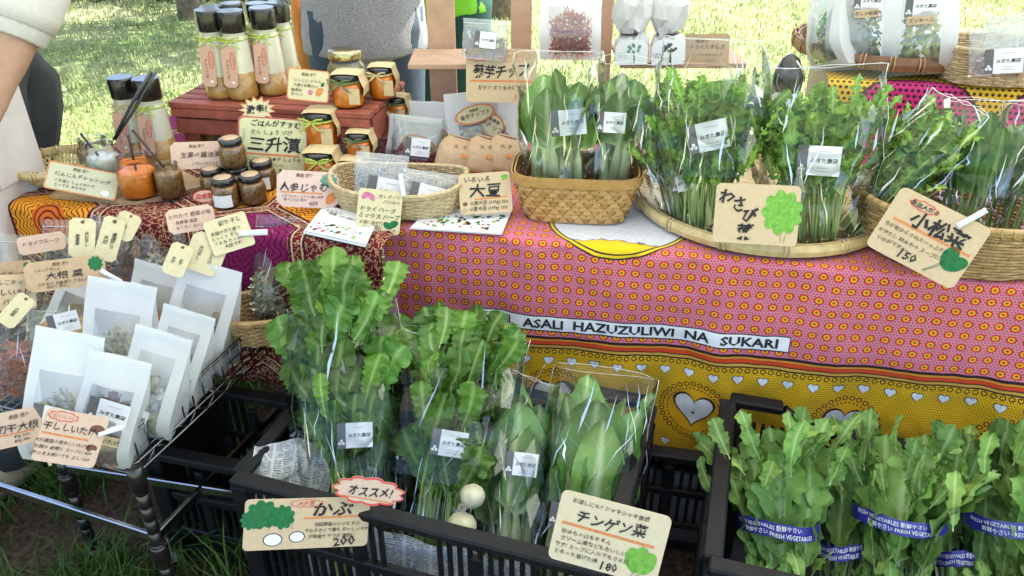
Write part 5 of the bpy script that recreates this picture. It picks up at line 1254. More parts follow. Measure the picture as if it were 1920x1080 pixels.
card('tan card reading wasabina beside a curly green leaf drawing', panel(1418, 402, 152, 112, -3, 26, y=1.515), TANC, [('わ', -.36, .30, .26, I, .026), ('さ', -.21, .18, .26, I, .026), ('び', -.07, .0, .26, I, .026), ('菜', -.13, -.27, .29, I, .026)], [('blob', .30, .05, .62, LIME_PEN, 0, 1.15), ('stem', .30, -.44, .3, LIME_PEN, 0, -.02, .5), ('stem', .34, -.44, .3, LIME_PEN, 0, .08, .5)])
card('tilted tan card reading komatsuna with the price 150 and a green leaf', panel(1738, 445, 172, 128, -27, 24, y=1.385), TANC, [('農園人気の', -.18, .36, .085, I, .005), ('小松菜', .06, .17, .27, I, .030), ('今が旬からうれたーっぷり!!', -.10, -.07, .075, I, .006), ('おひたし 炒めもの スープに', -.12, -.19, .075, I, .006), ('いかがですか?', -.26, -.30, .075, I, .006), ('150', -.06, -.37, .19, I, .016)],
     [('ring', -.19, .36, .42, RED_PEN, 0, .36, 9), ('bar', .03, .03, 1.0, ORANGE_PEN, 0, 1.15, .0), ('leaf', .30, -.10, .36, GREEN_PEN, 0, -5), ('leaf', .38, -.16, .36, GREEN_PEN, 1, -50), ('stem', .14, -.44, .34, GREEN_PEN, 0, .55, .8), ('stem', .15, -.44, .34, GREEN_PEN, 0, .58, .72)], clip=(.26, .50, .055, -28))
card('tan card reading kabu with two drawn turnips and the price 200', panel(577, 981, 228, 90, 2, 22, y=1.045), TANC, [('大人気', -.02, .40, .11, RED_PEN, .005), ('かぶ', .20, .26, .30, I, .020, 0, 1.3), ('池田農園の小さな かぶ', .24, -.02, .085, I, .006), ('やわらかくて葉も おいしいです', .24, -.14, .085, I, .006), ('お味噌汁 サラダ 漬物に', .20, -.26, .085, I, .006), ('200', .30, -.38, .24, I, .018, 4, 1.2)],
     [('blob', -.36, .20, .60, GREEN_PEN, 0, .9), ('blob', -.20, .14, .42, GREEN_PEN, 1, 1.1), ('blob', -.45, .10, .36, GREEN_PEN, 1, 1.0), ('oval', -.27, -.30, .36, I, 0, .72), ('oval', -.27, -.30, .32, WHITE_INK, 1, .70), ('oval', -.08, -.26, .30, I, 0, .75), ('oval', -.08, -.26, .26, WHITE_INK, 1, .73), ('stem', -.30, -.12, .28, GREEN_PEN, 1, -.2, .9), ('stem', -.12, -.10, .26, GREEN_PEN, 1, -.2, .9), ('bar', .22, .10, 1.0, ORANGE_PEN, 0, 1.2, .02), ('ring', -.02, .40, .62, RED_PEN, 0, .26, 11)])
card('pink cloud-shaped card reading osusume above the turnip card', panel(692, 921, 132, 50, -8, 22, y=1.075), KRAFT_P, [('オススメ!', .02, .02, .42, I, .02, 0, .85)], [('bar', .02, -.26, 1.0, ORANGE_PEN, 0, 1.9, -.05)], shape='cloud', border=(RED_PEN, .004))
card('cream card reading chingensai with the price 180 and a light green plant', panel(1142, 1008, 208, 128, -15, 22, y=.915), pm('pale_tan_card', (.64, .53, .36), .75, .05, 90, .1), [('お浸しにも!! シャキシャキ食感', -.04, .39, .075, I, .006), ('チンゲン菜', .0, .20, .20, I, .016, 0, .95), ('炒めものはもちろん', -.20, -.06, .075, I, .006), ('クリーム煮などもおいしい', -.12, -.16, .075, I, .006), ('です! スープに入れてもさらに', -.12, -.26, .075, I, .006), ('とろーり溶けた味', -.25, -.36, .075, I, .006), ('180', .06, -.40, .17, I, .010)],
     [('bar', -.02, .05, 1.0, ORANGE_PEN, 0, 1.25, -.02), ('leaf', .26, -.22, .38, LIME_PEN, 0, 20), ('leaf', .38, -.22, .36, LIME_PEN, 1, -20), ('leaf', .32, -.16, .34, LIME_PEN, 2, 0), ('stem', .26, -.46, .3, LIME_PEN, 1, .2, .7), ('stem', .28, -.46, .3, LIME_PEN, 1, .5, .5)])
card('large kraft sign reading kikuimo chips on the back rack', panel(940, 142, 132, 98, -1, 12, y=2.05), TANC, [('無農薬', -.34, .36, .12, RED_PEN, .005), ('食べきり', .16, .36, .12, ORANGE_PEN, .004), ('菊芋チップ', .0, .10, .27, I, .018, 0, .78), ('おやつ おつまみに どうぞ', .05, -.22, .09, I, .004), ('350', .25, -.38, .12, RED_PEN, .004)], [('ring', -.33, .36, .46, RED_PEN, 0, .45, 9), ('ring', .18, .36, .62, ORANGE_PEN, 0, .32, 11), ('bar', 0, -.10, 1.0, ORANGE_PEN, 0, 1.2, .0)])
card('brown card with small writing at the right end of the rack shelf', panel(1325, 94, 82, 58, 1, 12, y=2.12), KRAFT, [('農園の', -.1, .30, .14, J, .004), ('ドライたまねぎ', .02, .10, .16, J, .006), ('スープや炒めものに', .0, -.14, .11, J, .003), ('どうぞ', .1, -.32, .11, J, .003)])
card('pinkish card with a carrot drawing propped on the platform edge', panel(578, 160, 76, 58, -6, 18, y=2.015), CREAMP, [('農園 便り', 0, .34, .11, J, .004), ('じんじん ジャム', -.02, .14, .12, I, .005), ('人参と砂糖だけ', -.06, -.02, .11, I, .004), ('無添加', -.28, -.18, .11, I, .004), ('手づくり', -.26, -.32, .10, I, .004)], [('leaf', .34, .06, .16, GREEN_PEN, 0, -30), ('leaf', .27, -.18, .34, ORANGE_PEN, 0, -35), ('oval', .06, -.22, .16, PINK_PEN, 0, 1.1)], border=(ORANGE_PEN, .0025))
card('spiky cream starburst card reading gekikara', panel(482, 205, 68, 50, 3, 15, y=1.965), CREAMP, [('激辛!', -.02, .02, .34, I, .022)], shape='star', border=(ORANGE_PEN, .004))
card('yellow-green sign reading sanshozuke with the price 350 on a red backing', panel(512, 278, 124, 112, -3, 14, y=1.945), pm('lime_cream_card', (.62, .60, .34), .75, .05, 90, .1), [('ごはんがすすむ', .04, .40, .115, I, .014), ('さん しょう づけ', -.02, .26, .09, I, .006), ('三升漬', .02, .06, .27, I, .020, 0, 1.05), ('こうじ 青唐辛子 しょうゆ', .02, -.18, .075, I, .005), ('ピリッとおいしい', -.10, -.28, .07, I, .004), ('350', .18, -.39, .15, I, .014)], [('bar', -.02, -.10, .9, ORANGE_PEN, 0, 1.0, -.02), ('stem', .38, -.06, .3, GREEN_PEN, 0, .28, .9), ('stem', .44, -.06, .3, LIME_PEN, 0, .10, .8), ('stem', -.44, .06, .3, GREEN_PEN, 0, .1, .8)], border=(pm('red_backing', (.52, .03, .07), .6, .1, 60), .003))
card('tan card reading ginger in soy sauce beside the sample jars', panel(370, 291, 92, 50, 2, 26, y=1.875), KRAFT_P, [('農園 便り', 0, .34, .13, J, .004), ('生姜の醤油漬', .06, .02, .23, J, .008), ('ごはんのおともに', .14, -.30, .12, I, .004)], shape='oct')
card('orange-edged card lying against the small bamboo tray', panel(155, 339, 122, 52, -11, 40, y=1.785), pm('greenish_card', (.55, .53, .36), .75, .05, 90, .1), [('農園 便り', -.05, .34, .12, J, .004), ('にんじんドレッシング', .0, .10, .17, I, .008), ('ごま油と しょうが入り', -.10, -.14, .12, I, .005), ('とっても まろやか', -.14, -.30, .12, I, .005)], [('oval', .34, -.30, .26, WHITE_INK, 0, .8)], border=(ORANGE_PEN, .003))
card('pale pink octagonal card reading carrot jam with the price 650', panel(577, 355, 112, 68, -3, 24, y=1.735), pm('pale_pink_card', (.66, .47, .40), .75, .05, 90, .1), [('農園 便り', -.06, .38, .11, J, .004), ('人参じゃむ', -.06, .06, .26, I, .010), ('ミネラルたっぷりの 島の人参', -.08, -.20, .085, J, .004), ('食べごたえ 充分', -.20, -.30, .085, J, .004), ('650', .10, -.38, .15, I, .008)], [('blob', .34, .26, .44, TEAL_PEN, 0, .9), ('bar', -.1, -.10, 1.0, ORANGE_PEN, 0, 1.1, 0), ('leaf', .38, -.22, .40, ORANGE_PEN, 0, -35)], shape='oct')
card('yellow-tan card clipped to the front of the boat-shaped basket', panel(711, 397, 82, 82, -6, 22, y=1.645), CREAMP, [('オレガノと', .20, .36, .10, J, .004), ('バジルの', .26, .24, .10, J, .004), ('ドライ ハーブ', -.02, .05, .13, I, .006), ('ミックス ハーブ', .02, -.10, .13, I, .006), ('お塩に混ぜて', -.16, -.26, .09, J, .004), ('ハーブ塩に', -.12, -.35, .09, J, .004), ('250', .02, -.43, .10, I, .004)], [('leaf', -.34, .34, .22, PINK_PEN, 0, -40), ('leaf', -.20, .32, .22, PINK_PEN, 0, 40), ('leaf', .22, -.30, .24, GREEN_PEN, 0, 60), ('leaf', .34, -.26, .26, GREEN_PEN, 1, -60)], clip=(.46, .64, .050, 14))
card('tan card reading daizu, many kinds of soybeans', panel(910, 362, 98, 76, 4, 26, y=1.705), TANC, [('いろいろ', -.14, .34, .17, I, .008), ('大豆', .0, .05, .36, I, .016, 0, 1.1), ('○黒大豆 (100g) 350', .06, -.24, .11, I, .005), ('○青大豆 (100g) 350', .04, -.38, .11, I, .005)], [('oval', .38, .36, .16, LIME_PEN, 0, .9), ('bar', .1, -.14, .9, ORANGE_PEN, 0, .9, .03), ('oval', -.40, -.24, .12, BROWN_PEN, 0, .8), ('oval', -.42, -.40, .14, KRAFT, 0, .8)])
card('pink card reading dried shiitake with mushroom drawings hanging on the rack', panel(133, 822, 108, 96, -9, 20, y=1.06), KRAFT_P, [('おいしい', -.22, .38, .09, RED_PEN, .006), ('干ししいたけ', -.06, .18, .17, I, .010, 0, .9), ('大分農園の原木しいたけを', -.10, -.10, .080, I, .005), ('お鍋や 煮物に スープに 800', -.06, -.22, .080, I, .005), ('そのまま焼いても よし! 300', -.06, -.34, .080, I, .005)], [('ring', -.22, .38, .52, RED_PEN, 0, .36, 9), ('bar', -.1, .04, .9, ORANGE_PEN, 0, .9, -.03), ('oval', .36, .24, .26, BROWN_PEN, 0, .7), ('oval', .30, .12, .14, KRAFT_P, 1, 1.0), ('oval', .36, -.12, .20, BROWN_PEN, 0, .7), ('oval', .40, -.20, .12, KRAFT_P, 1, .8)], clip=(.56, .26, .04, -60))
card('pink octagonal card reading dried radish at the left edge of the rack', panel(28, 803, 90, 66, 12, 20, y=1.10), KRAFT_P, [('農園 便り', .1, .34, .12, J, .004), ('切干大根', .04, .02, .26, I, .010), ('40g 200', .1, -.24, .12, I, .004), ('80g 380', .1, -.37, .12, I, .004)], [('bar', 0, -.14, .9, ORANGE_PEN, 0, 1.0, 0)], shape='oct')
card('brown octagonal card reading daikon leaves with a green leaf', panel(124, 513, 134, 56, 7, 28, y=1.42), KRAFT, [('農園 便り', -.05, .36, .12, J, .004), ('いろいろ使える', -.22, .20, .11, J, .004), ('大根 葉', -.02, -.02, .26, I, .008, 0, 1.3), ('ふりかけ お味噌汁 ごはんに', -.05, -.26, .12, I, .005), ('混ぜて 菜めし', -.12, -.38, .11, I, .004)], [('blob', .38, .22, .44, GREEN_PEN, 0, 1.1)], shape='oct', clip=(.56, -.30, .045, 50))
card('pinkish octagonal card pinned high above the rack', panel(358, 411, 84, 46, 9, 28, y=1.56), KRAFT_P, [('とれたて 野菜の味', .0, .20, .20, J, .006), ('無農薬 国産', -.1, -.06, .16, J, .004), ('あとひく おいしさ', .0, -.28, .15, J, .004)], shape='oct')
card('yellowish rounded card tilted to the left with a clip on its right', panel(430, 438, 78, 66, 17, 28, y=1.53), CREAMP, [('切り干し', .10, .34, .16, I, .006), ('太陽の光と風で', -.06, .10, .12, I, .004), ('じっくり 干した', -.06, -.04, .12, I, .004), ('うまみ たっぷり', -.04, -.18, .12, I, .004), ('大根です', .0, -.32, .12, I, .004)], [('oval', .18, -.30, .22, KRAFT_P, 0, .7)], clip=(.54, -.18, .06, 75))
card('tan card with writing cut by the left edge of the picture', panel(22, 548, 78, 66, 3, 26, y=1.38), TANC, [('りんごチップ', -.0, .28, .16, J, .006), ('しいたけ', .1, .0, .20, I, .008), ('パウダー', .1, -.26, .18, I, .006)])
card('brown card with a small green mark peeking above the left edge card', panel(18, 510, 72, 40, 4, 26, y=1.43), KRAFT, [('リンゴ チップ', -.05, -.1, .24, J, .006)], [('blob', .40, .26, .30, GREEN_PEN, 0, 1.0)])
card('pale brown octagonal card half hidden behind the radish leaf card', panel(78, 456, 78, 34, 9, 28, y=1.56), KRAFT_P, [('ドライフルーツ', .0, .06, .26, J, .008)], shape='oct')
card('small pink oval tag in front of the relish jars', panel(384, 368, 42, 24, 4, 35, y=1.80), KRAFT_P, [('自家製', 0, 0, .46, RED_PEN, .02)], shape='oval', border=(RED_PEN, .002))
card('small brown tag on the corner basket of chillies', panel(1902, 128, 44, 40, -2, 12, y=1.915), KRAFT, [('タカ', .0, .05, .40, I, .012), ('のつめ', 0, -.30, .18, I, .005)], shape='oct')
# long yellow tags tied to the dried goods
def hang_tag(label, u, v, w, h, roll, y, txt, mat=None):
    return card(label, panel(u, v, w, h, roll, 26, y=y), mat or CREAMP, [(a, (i - (len(txt) - 1) / 2) * -.34, -.04, .105, INK, .008) for i, a in enumerate(txt)], [('oval', 0, .40, .09, BROWN_PEN, 0, 1.0), ('stem', 0, .40, .5, RAFFIA_Y, 2, .22, .55)], shape='oct', name='paper_tag', group='yellow paper tags tied to dried goods', cat='tag')
hang_tag('upright yellow tag with raffia above the radish leaf card', 154, 446, 44, 74, -3, 1.50, ['天\n日\n干\nし', '無\n農\n薬'])
hang_tag('yellow tag leaning right behind the upright one', 206, 448, 38, 84, -14, 1.52, ['農\n園\n便\nり', '大\n根'])
hang_tag('short yellow tag furthest right of the three rear tags', 236, 424, 40, 52, -24, 1.55, ['人\n参'])
hang_tag('yellow tag with orange raffia left of the rear white pouch', 333, 487, 40, 62, -20, 1.46, ['切\n干', '大\n根'])
hang_tag('broad tan tag with writing just behind the rear white pouch', 386, 476, 66, 74, -20, 1.50, ['し\nい\nた\nけ', '天\n日\n干\nし'])
hang_tag('small yellow tag tilted left at the left edge of the rack', 30, 582, 34, 66, -32, 1.33, ['大\n根\n葉'])
# flyers on the table
def flyer(label, q, z, n, title, seed, dense=False):
    P = [at_z(u, v, z) for u, v in q]; c = sum(P, Vector()) / 4; t = thing('flyer_stack', label, 'flyer', Matrix.Translation(c), 'leaflets on the table')
    for k in range(n):
        mb = MB(); r = random.Random(seed + k); off = Vector((r.uniform(-.002, .002), r.uniform(-.002, .002), k * .0022))
        for dz in (0, .0012):
            for p in P: mb.v.append(p - c + off + Vector((0, 0, dz)))
        mb.face((3, 2, 1, 0)); mb.face((4, 5, 6, 7))
        for i in range(4): mb.face((i, (i + 1) % 4, 4 + (i + 1) % 4, 4 + i))
        mb.build('sheet', pm('flyer_paper', (.80, .80, .79), .5, .03, 30), t)
    top = (n - 1) * .0022 + .0018; r = random.Random(seed)
    def at(a, b): # a right 0..1, b up 0..1 ; P: bl? order given tl,tr,br,bl
        tl, tr, br, bl = P; return tl.lerp(tr, a).lerp(bl.lerp(br, a), 1 - b) - c
    mb = MB(); cols = [GREEN_PEN, PINK_PEN, ORANGE_PEN, BROWN_PEN, LIME_PEN, RED_PEN, TEAL_PEN, INK]
    N = 60 if dense else 26
    for i in range(N):
        a, b = (r.uniform(.08, .95), r.uniform(.15, .80)) if dense else (.08 + .84 * (i % 13) / 13 + r.uniform(-.02, .02), .16 + .2 * (i // 13) + r.uniform(-.05, .05)); p = at(a, b); s = r.uniform(.003, .0075); k = len(mb.v)
        for j in range(8): mb.v.append(p + Vector((cos(j * pi / 4) * s * r.uniform(.5, 1.1), sin(j * pi / 4) * s * r.uniform(.6, 1.3), top)))
        mb.face([k + j for j in range(8)], r.randrange(8))
    stuff(mb.build('vegetable_print', cols, t)); mb = MB()
    for (s, a, b, size) in title:
        vs, fs = text2d(s, size, .008); k = len(mb.v); o = at(a, b); ex = (at(1, b) - at(0, b)).normalized(); ey = (at(a, 1) - at(a, 0)).normalized()
        for (px, py) in vs: mb.v.append(o + ex * px + ey * py + Vector((0, 0, top + .0004)))
        for f in fs: mb.face([k + q_ for q_ in f])
    mb.build('lettering', INKG, t)
flyer('small stack of white flyers with vegetable drawings at the table edge', [(608, 390), (708, 416), (686, 464), (570, 438)], .712, 4, [('おやさい\n図鑑', .25, .80, .012), ('みぎた農園の野菜たち', .62, .74, .008)], 3)
flyer('white leaflet with dense coloured print in front of the soybean card', [(800, 396), (960, 394), (940, 441), (768, 430)], .708, 2, [('えひめの市 マップ', .5, .88, .010)], 5, True)
# ================================================================== back rack, riser, dried goods, people
PLANK = pm('rack_plank', (.47, .30, .20), .7, .12, 22, .15)
YR = 2.27
rack = thing('display_rack', 'tan wooden rack of boards and shelves behind the table', 'rack')
def rackpost(u0, u1, v0=60):
    a, b = pt(u0, v0, y=YR), pt(u1, v0, y=YR); mb = MB(); mb.box(((a.x + b.x) / 2, YR + .012, .98), (b.x - a.x, .022, 1.96), bevel=.002); mb.build('post', PLANK, rack)
rackpost(801, 853); rackpost(958, 997); rackpost(1126, 1149)
def rackshelf(u0, u1, v, d0, d1):
    a, b = pt(u0, v, y=YR), pt(u1, v, y=YR); mb = MB(); mb.box(((a.x + b.x) / 2, YR + (d1 - d0) / 2, .955), (b.x - a.x, d0 + d1, .014), bevel=.002); mb.build('shelf', PLANK, rack)
rackshelf(778, 1003, 105, .17, -.002); rackshelf(1149, 1370, 118, .16, .06)
mb = MB(); a = pt(801, 60, y=YR); b = pt(1149, 60, y=YR); mb.box(((a.x + b.x) / 2, YR + .034, 1.75), (b.x - a.x, .018, .05), bevel=.002); mb.build('cross_board', PLANK, rack)
# paper-wrapped packets with tree tags
WRAP = pm('tissue_wrap', (.72, .71, .70), .7, .06, 30, .25, transl=.2)
for (u, lab, col, dark) in ((1184, 'white tissue-wrapped packet with a faint tree on its tag', TEAL_PEN, False), (1252, 'white tissue-wrapped packet with a bold black tree on its tag', INK, True)):
    M, H, m = stand(u, 118, u + 2, -12, z=.964, lean=3); t = thing('wrapped_packet', lab, 'packet', M, 'tissue-wrapped packets'); r = 32 * m
    mb = MB(); mb.lathe([(r * .85, 0), (r, H * .05), (r, H * .30), (r * .78, H * .40), (r * .55, H * .44), (r * .80, H * .52), (r * 1.05, H * .68), (r * 1.08, H * .85), (r * .9, H * .97), (r * .5, H * .95), (r * .2, H * .9)], 22, sq=3, smooth=False, sy=.7)
    for i, q in enumerate(mb.v):
        if q.z > H * .32: q += Vector((noise.noise(q * 55 + Vector((u, 0, 0))), noise.noise(q * 55 + Vector((0, u, 0))), noise.noise(q * 60))) * .014
    mb.build('paper_wrap', WRAP, t)
    mb = MB(); mb.tube([(cos(k * pi / 8) * r * .62, sin(k * pi / 8) * r * .45, H * .435) for k in range(16)], .003, 5, closed=True); mb.build('cord', INK2, t)
    mb = MB(); w_, h_ = r * 1.85, H * .36; c_ = r * .35; mb.prism([(-w_ / 2, 0), (w_ / 2, 0), (w_ / 2, h_ - c_), (w_ / 2 - c_, h_), (-w_ / 2 + c_, h_), (-w_ / 2, h_ - c_)], 0, .001); o = put('paper_tag', mb.mesh('paper_tag', STK_W), t, Matrix.Translation((0, -r * .78, .002)))
    mb = MB(); rr = random.Random(u); cx = r * .15
    mb.flatpoly([(cx - .003, h_ * .08), (cx + .003, h_ * .08), (cx + .0015, h_ * .5), (cx - .0015, h_ * .5)], -.0005)
    for i in range(16 if dark else 10):
        a_ = rr.uniform(0, 2 * pi); q = sqrt(rr.random()); x, z = cx + cos(a_) * q * r * .42, h_ * .66 + sin(a_) * q * h_ * .2; mb.flatpoly([(x + cos(k * pi / 3) * .0042, z + sin(k * pi / 3) * .0042) for k in range(6)], -.0006 - i * .00002)
    vs, fs = text2d('いちじく\nジャム', .0075, .01); k0 = len(mb.v)
    for (px, py) in vs: mb.v.append(Vector((px - r * .52, -.0007, py + h_ * .38)))
    for f in fs: mb.face([k0 + q for q in f])
    mb.build('drawing', col, o)
# riser with its own cloth at the upper right
m, b = newmat('yellow_magenta_print'); s_, h_ = uvxy()
P = .0145; row = flr(h_ / P); x = (fract(s_ / P + row * .5) - .5) * P; y = (fract(h_ / P) - .5) * P; dots = step(.0044, hyp(x, y))
c = mixc(dots, (.68, .42, .02), (.05, .02, .01)); cr = hyp((fract(s_ / .36 + .62) - .5) * .36, h_ - .80); mag = mixc(dots, (.52, .02, .16), (.02, .008, .01)); c = mixc(step(.172, cr), c, (.03, .01, .01)); c = mixc(step(.165, cr), c, mag)
setin(b, Base_Color=c, Roughness=.85, Normal=bump(texnoise(800, detail=1), .2, .0004))
rs = thing('riser_box', 'low box draped in yellow and magenta dotted cloth under the dark tray', 'riser')
RS = Cloth((.72, 2.075), RD, .932, .706, .10, 1.05, .50, .003, 8.0); RS.build('cloth', m, rs, 60, 14)
mb = MB(); M3 = Matrix.Rotation(atan2(RD[1], RD[0]), 3, 'Z'); mb.box(Vector((.72, 2.075, .817)) + Vector((RD[0], RD[1], 0)) * .58 + Vector((.207, .978, 0)) * .27, (.92, .44, .222), M=M3); mb.build('box', wood_top, rs)
# black-domed canister behind the mustard greens
M, H, m_ = stand(1452, 292, 1450, 100, z=.705); t = thing('canister', 'white canister with a black domed lid behind the mustard greens', 'canister', Matrix.Translation(M.translation)); r = 25 * m_
mb = MB(); mb.lathe([(r * .92, 0), (r, .006), (r, H * .66), (r * .95, H * .68)], 24); mb.build('body', pm('canister_white', (.62, .66, .66), .35, .05, 30), t)
mb = MB(); mb.lathe([(r * 1.04, H * .66), (r * 1.06, H * .74), (r * .98, H * .84), (r * .6, H * .95), (r * .2, H * .99), (r * .05, H)], 24); l = mb.build('lid', LIDB, t)
mb = MB(); mb.tube([(r * .2, -r * .55, H * .95), (r * .75, -r * .75, H * .85), (r * 1.02, -r * .4, H * .76)], .004, 6); mb.build('spout', pm('steel_lip', (.5, .5, .5), .2, .1, 30, metal=1), l)
# clear bags of dried goods on the wire rack
zipbag('clear bag of pale chips beneath the upright yellow tag', stand(138, 520, 135, 412, z=.60, lean=18), 96, 'pale', 41, film=CLEAR, fill=.7, T=.05, n=340)
zipbag('clear bag of orange dried strips behind the radish leaf card', stand(247, 530, 250, 435, z=.56, lean=18), 68, 'orange', 42, film=CLEAR, fill=.75, n=420, T=.06)
zipbag('clear bag of brown dried slices behind the leaning yellow tag', stand(208, 520, 212, 405, z=.585, lean=16), 72, 'brown', 47, film=CLEAR, fill=.7, n=260, T=.05)
zipbag('clear bag of orange pieces at the left edge of the rack', stand(38, 745, 60, 560, z=.47, lean=20), 130, 'orange', 43, film=CLEAR, fill=.55, n=620, T=.08, st=[(.40, .80, 52, 20)])
zipbag('clear bag of dark dried leaves behind the middle pouch', stand(112, 640, 118, 555, z=.47, lean=25), 110, 'green', 44, film=CLEAR, fill=.7, n=320, T=.05)
zipbag('tall clear bag of white dried radish strips in the small straw basket', stand(508, 585, 520, 405, z=.51, lean=14), 74, 'daikon', 45, film=CLEAR, fill=.48, n=620, T=.06)
zipbag('clear bag of brown strips just left of the small straw basket', stand(452, 570, 466, 420, z=.50, lean=14), 76, 'brown', 46, film=CLEAR, fill=.6, n=380, T=.05)
zipbag('clear bag with dark pieces below the high pinkish card', stand(372, 540, 370, 425, z=.55, lean=14), 82, 'mush', 48, film=CLEAR, fill=.65, n=120, T=.05)
zipbag('clear bag of pale chips left of the orange strips', stand(300, 535, 300, 440, z=.55, lean=14), 64, 'pale', 49, film=CLEAR, fill=.6, n=220, T=.05)
zipbag('clear bag of pale strips at the far left behind the cut card', stand(40, 560, 42, 440, z=.58, lean=14), 84, 'daikon', 50, film=CLEAR, fill=.5, n=300, T=.05)
# support crate that lifts the rear dried goods
mb = MB(); tb = thing('straw_tray', 'flat straw tray lifting the dried goods at the back of the rack', 'tray'); a = at_z(185, 545, .53)
mb.box((-.86, 1.50, .505), (.36, .14, .085), M=Matrix.Rotation(-.24, 3, 'Z'), bevel=.006); mb.build('tray_body', WICK, tb)
# single dried pieces spilling between: orange chilli heap
t = thing('dried_strips', 'loose heap of orange dried strips on the straw tray', 'dried food', Matrix.Translation((-.80, 1.46, .548))); chips(t, 'orange', random.Random(4), .07, .045, .05, 260, name='strips')

# ------------------------------------------------------------------ people
SKIN = pm('skin', (.40, .23, .155), .5, .08, 40, .1); HAIR = pm('dark_hair', (.02, .014, .01), .5, .3, 60)
def skin_body(root, J, Ed, name='body', mat=None):
    me = bpy.data.meshes.new(name); ks = list(J); me.from_pydata([J[k][0] for k in ks], [(ks.index(a), ks.index(b_)) for a, b_ in Ed], [])
    o = put(name, me, root); o.modifiers.new('skin', 'SKIN'); 
    if not me.skin_vertices: me.attributes  # layer is made by the modifier
    for i, k in enumerate(ks):
        sv = me.skin_vertices[0].data[i]; rr = J[k][1]; sv.radius = rr if isinstance(rr, tuple) else (rr, rr); sv.use_root = (i == 0)
    sb = o.modifiers.new('sub', 'SUBSURF'); sb.levels = 2; sb.render_levels = 2; o.modifiers['skin'].use_smooth_shade = True
    me.materials.append(mat or SKIN); return o
def loft(root, name, rings, mat, n=28, seed=0, fold=.006):
    """cloth tube through elliptical rings (cx, cy, z, a, b)"""
    mb = MB()
    for j, (cx, cy, z, a, b_) in enumerate(rings):
        for k in range(n):
            an = 2 * pi * k / n; d = fold * (noise.noise(Vector((cos(an) * 2.2, sin(an) * 2.2 + seed, z * 7))) + .6 * noise.noise(Vector((cos(an) * 5, sin(an) * 5 + seed, z * 13)))); mb.v.append(Vector((cx + cos(an) * (a + d), cy + sin(an) * (b_ + d), z)))
    for j in range(len(rings) - 1):
        for k in range(n): mb.face((j * n + k, j * n + (k + 1) % n, (j + 1) * n + (k + 1) % n, (j + 1) * n + k), 0, True)
    mb.face(list(range(n))[::-1]); mb.face([(len(rings) - 1) * n + k for k in range(n)])
    return mb.build(name, mat, root)
def interp(rings, k=5):
    out = []
    for a, b_ in zip(rings, rings[1:]):
        for i in range(k): f = i / k; f2 = f * f * (3 - 2 * f); out.append(tuple(a[q] + (b_[q] - a[q]) * (f2 if q != 2 else f) for q in range(5)))
    return out + [rings[-1]]
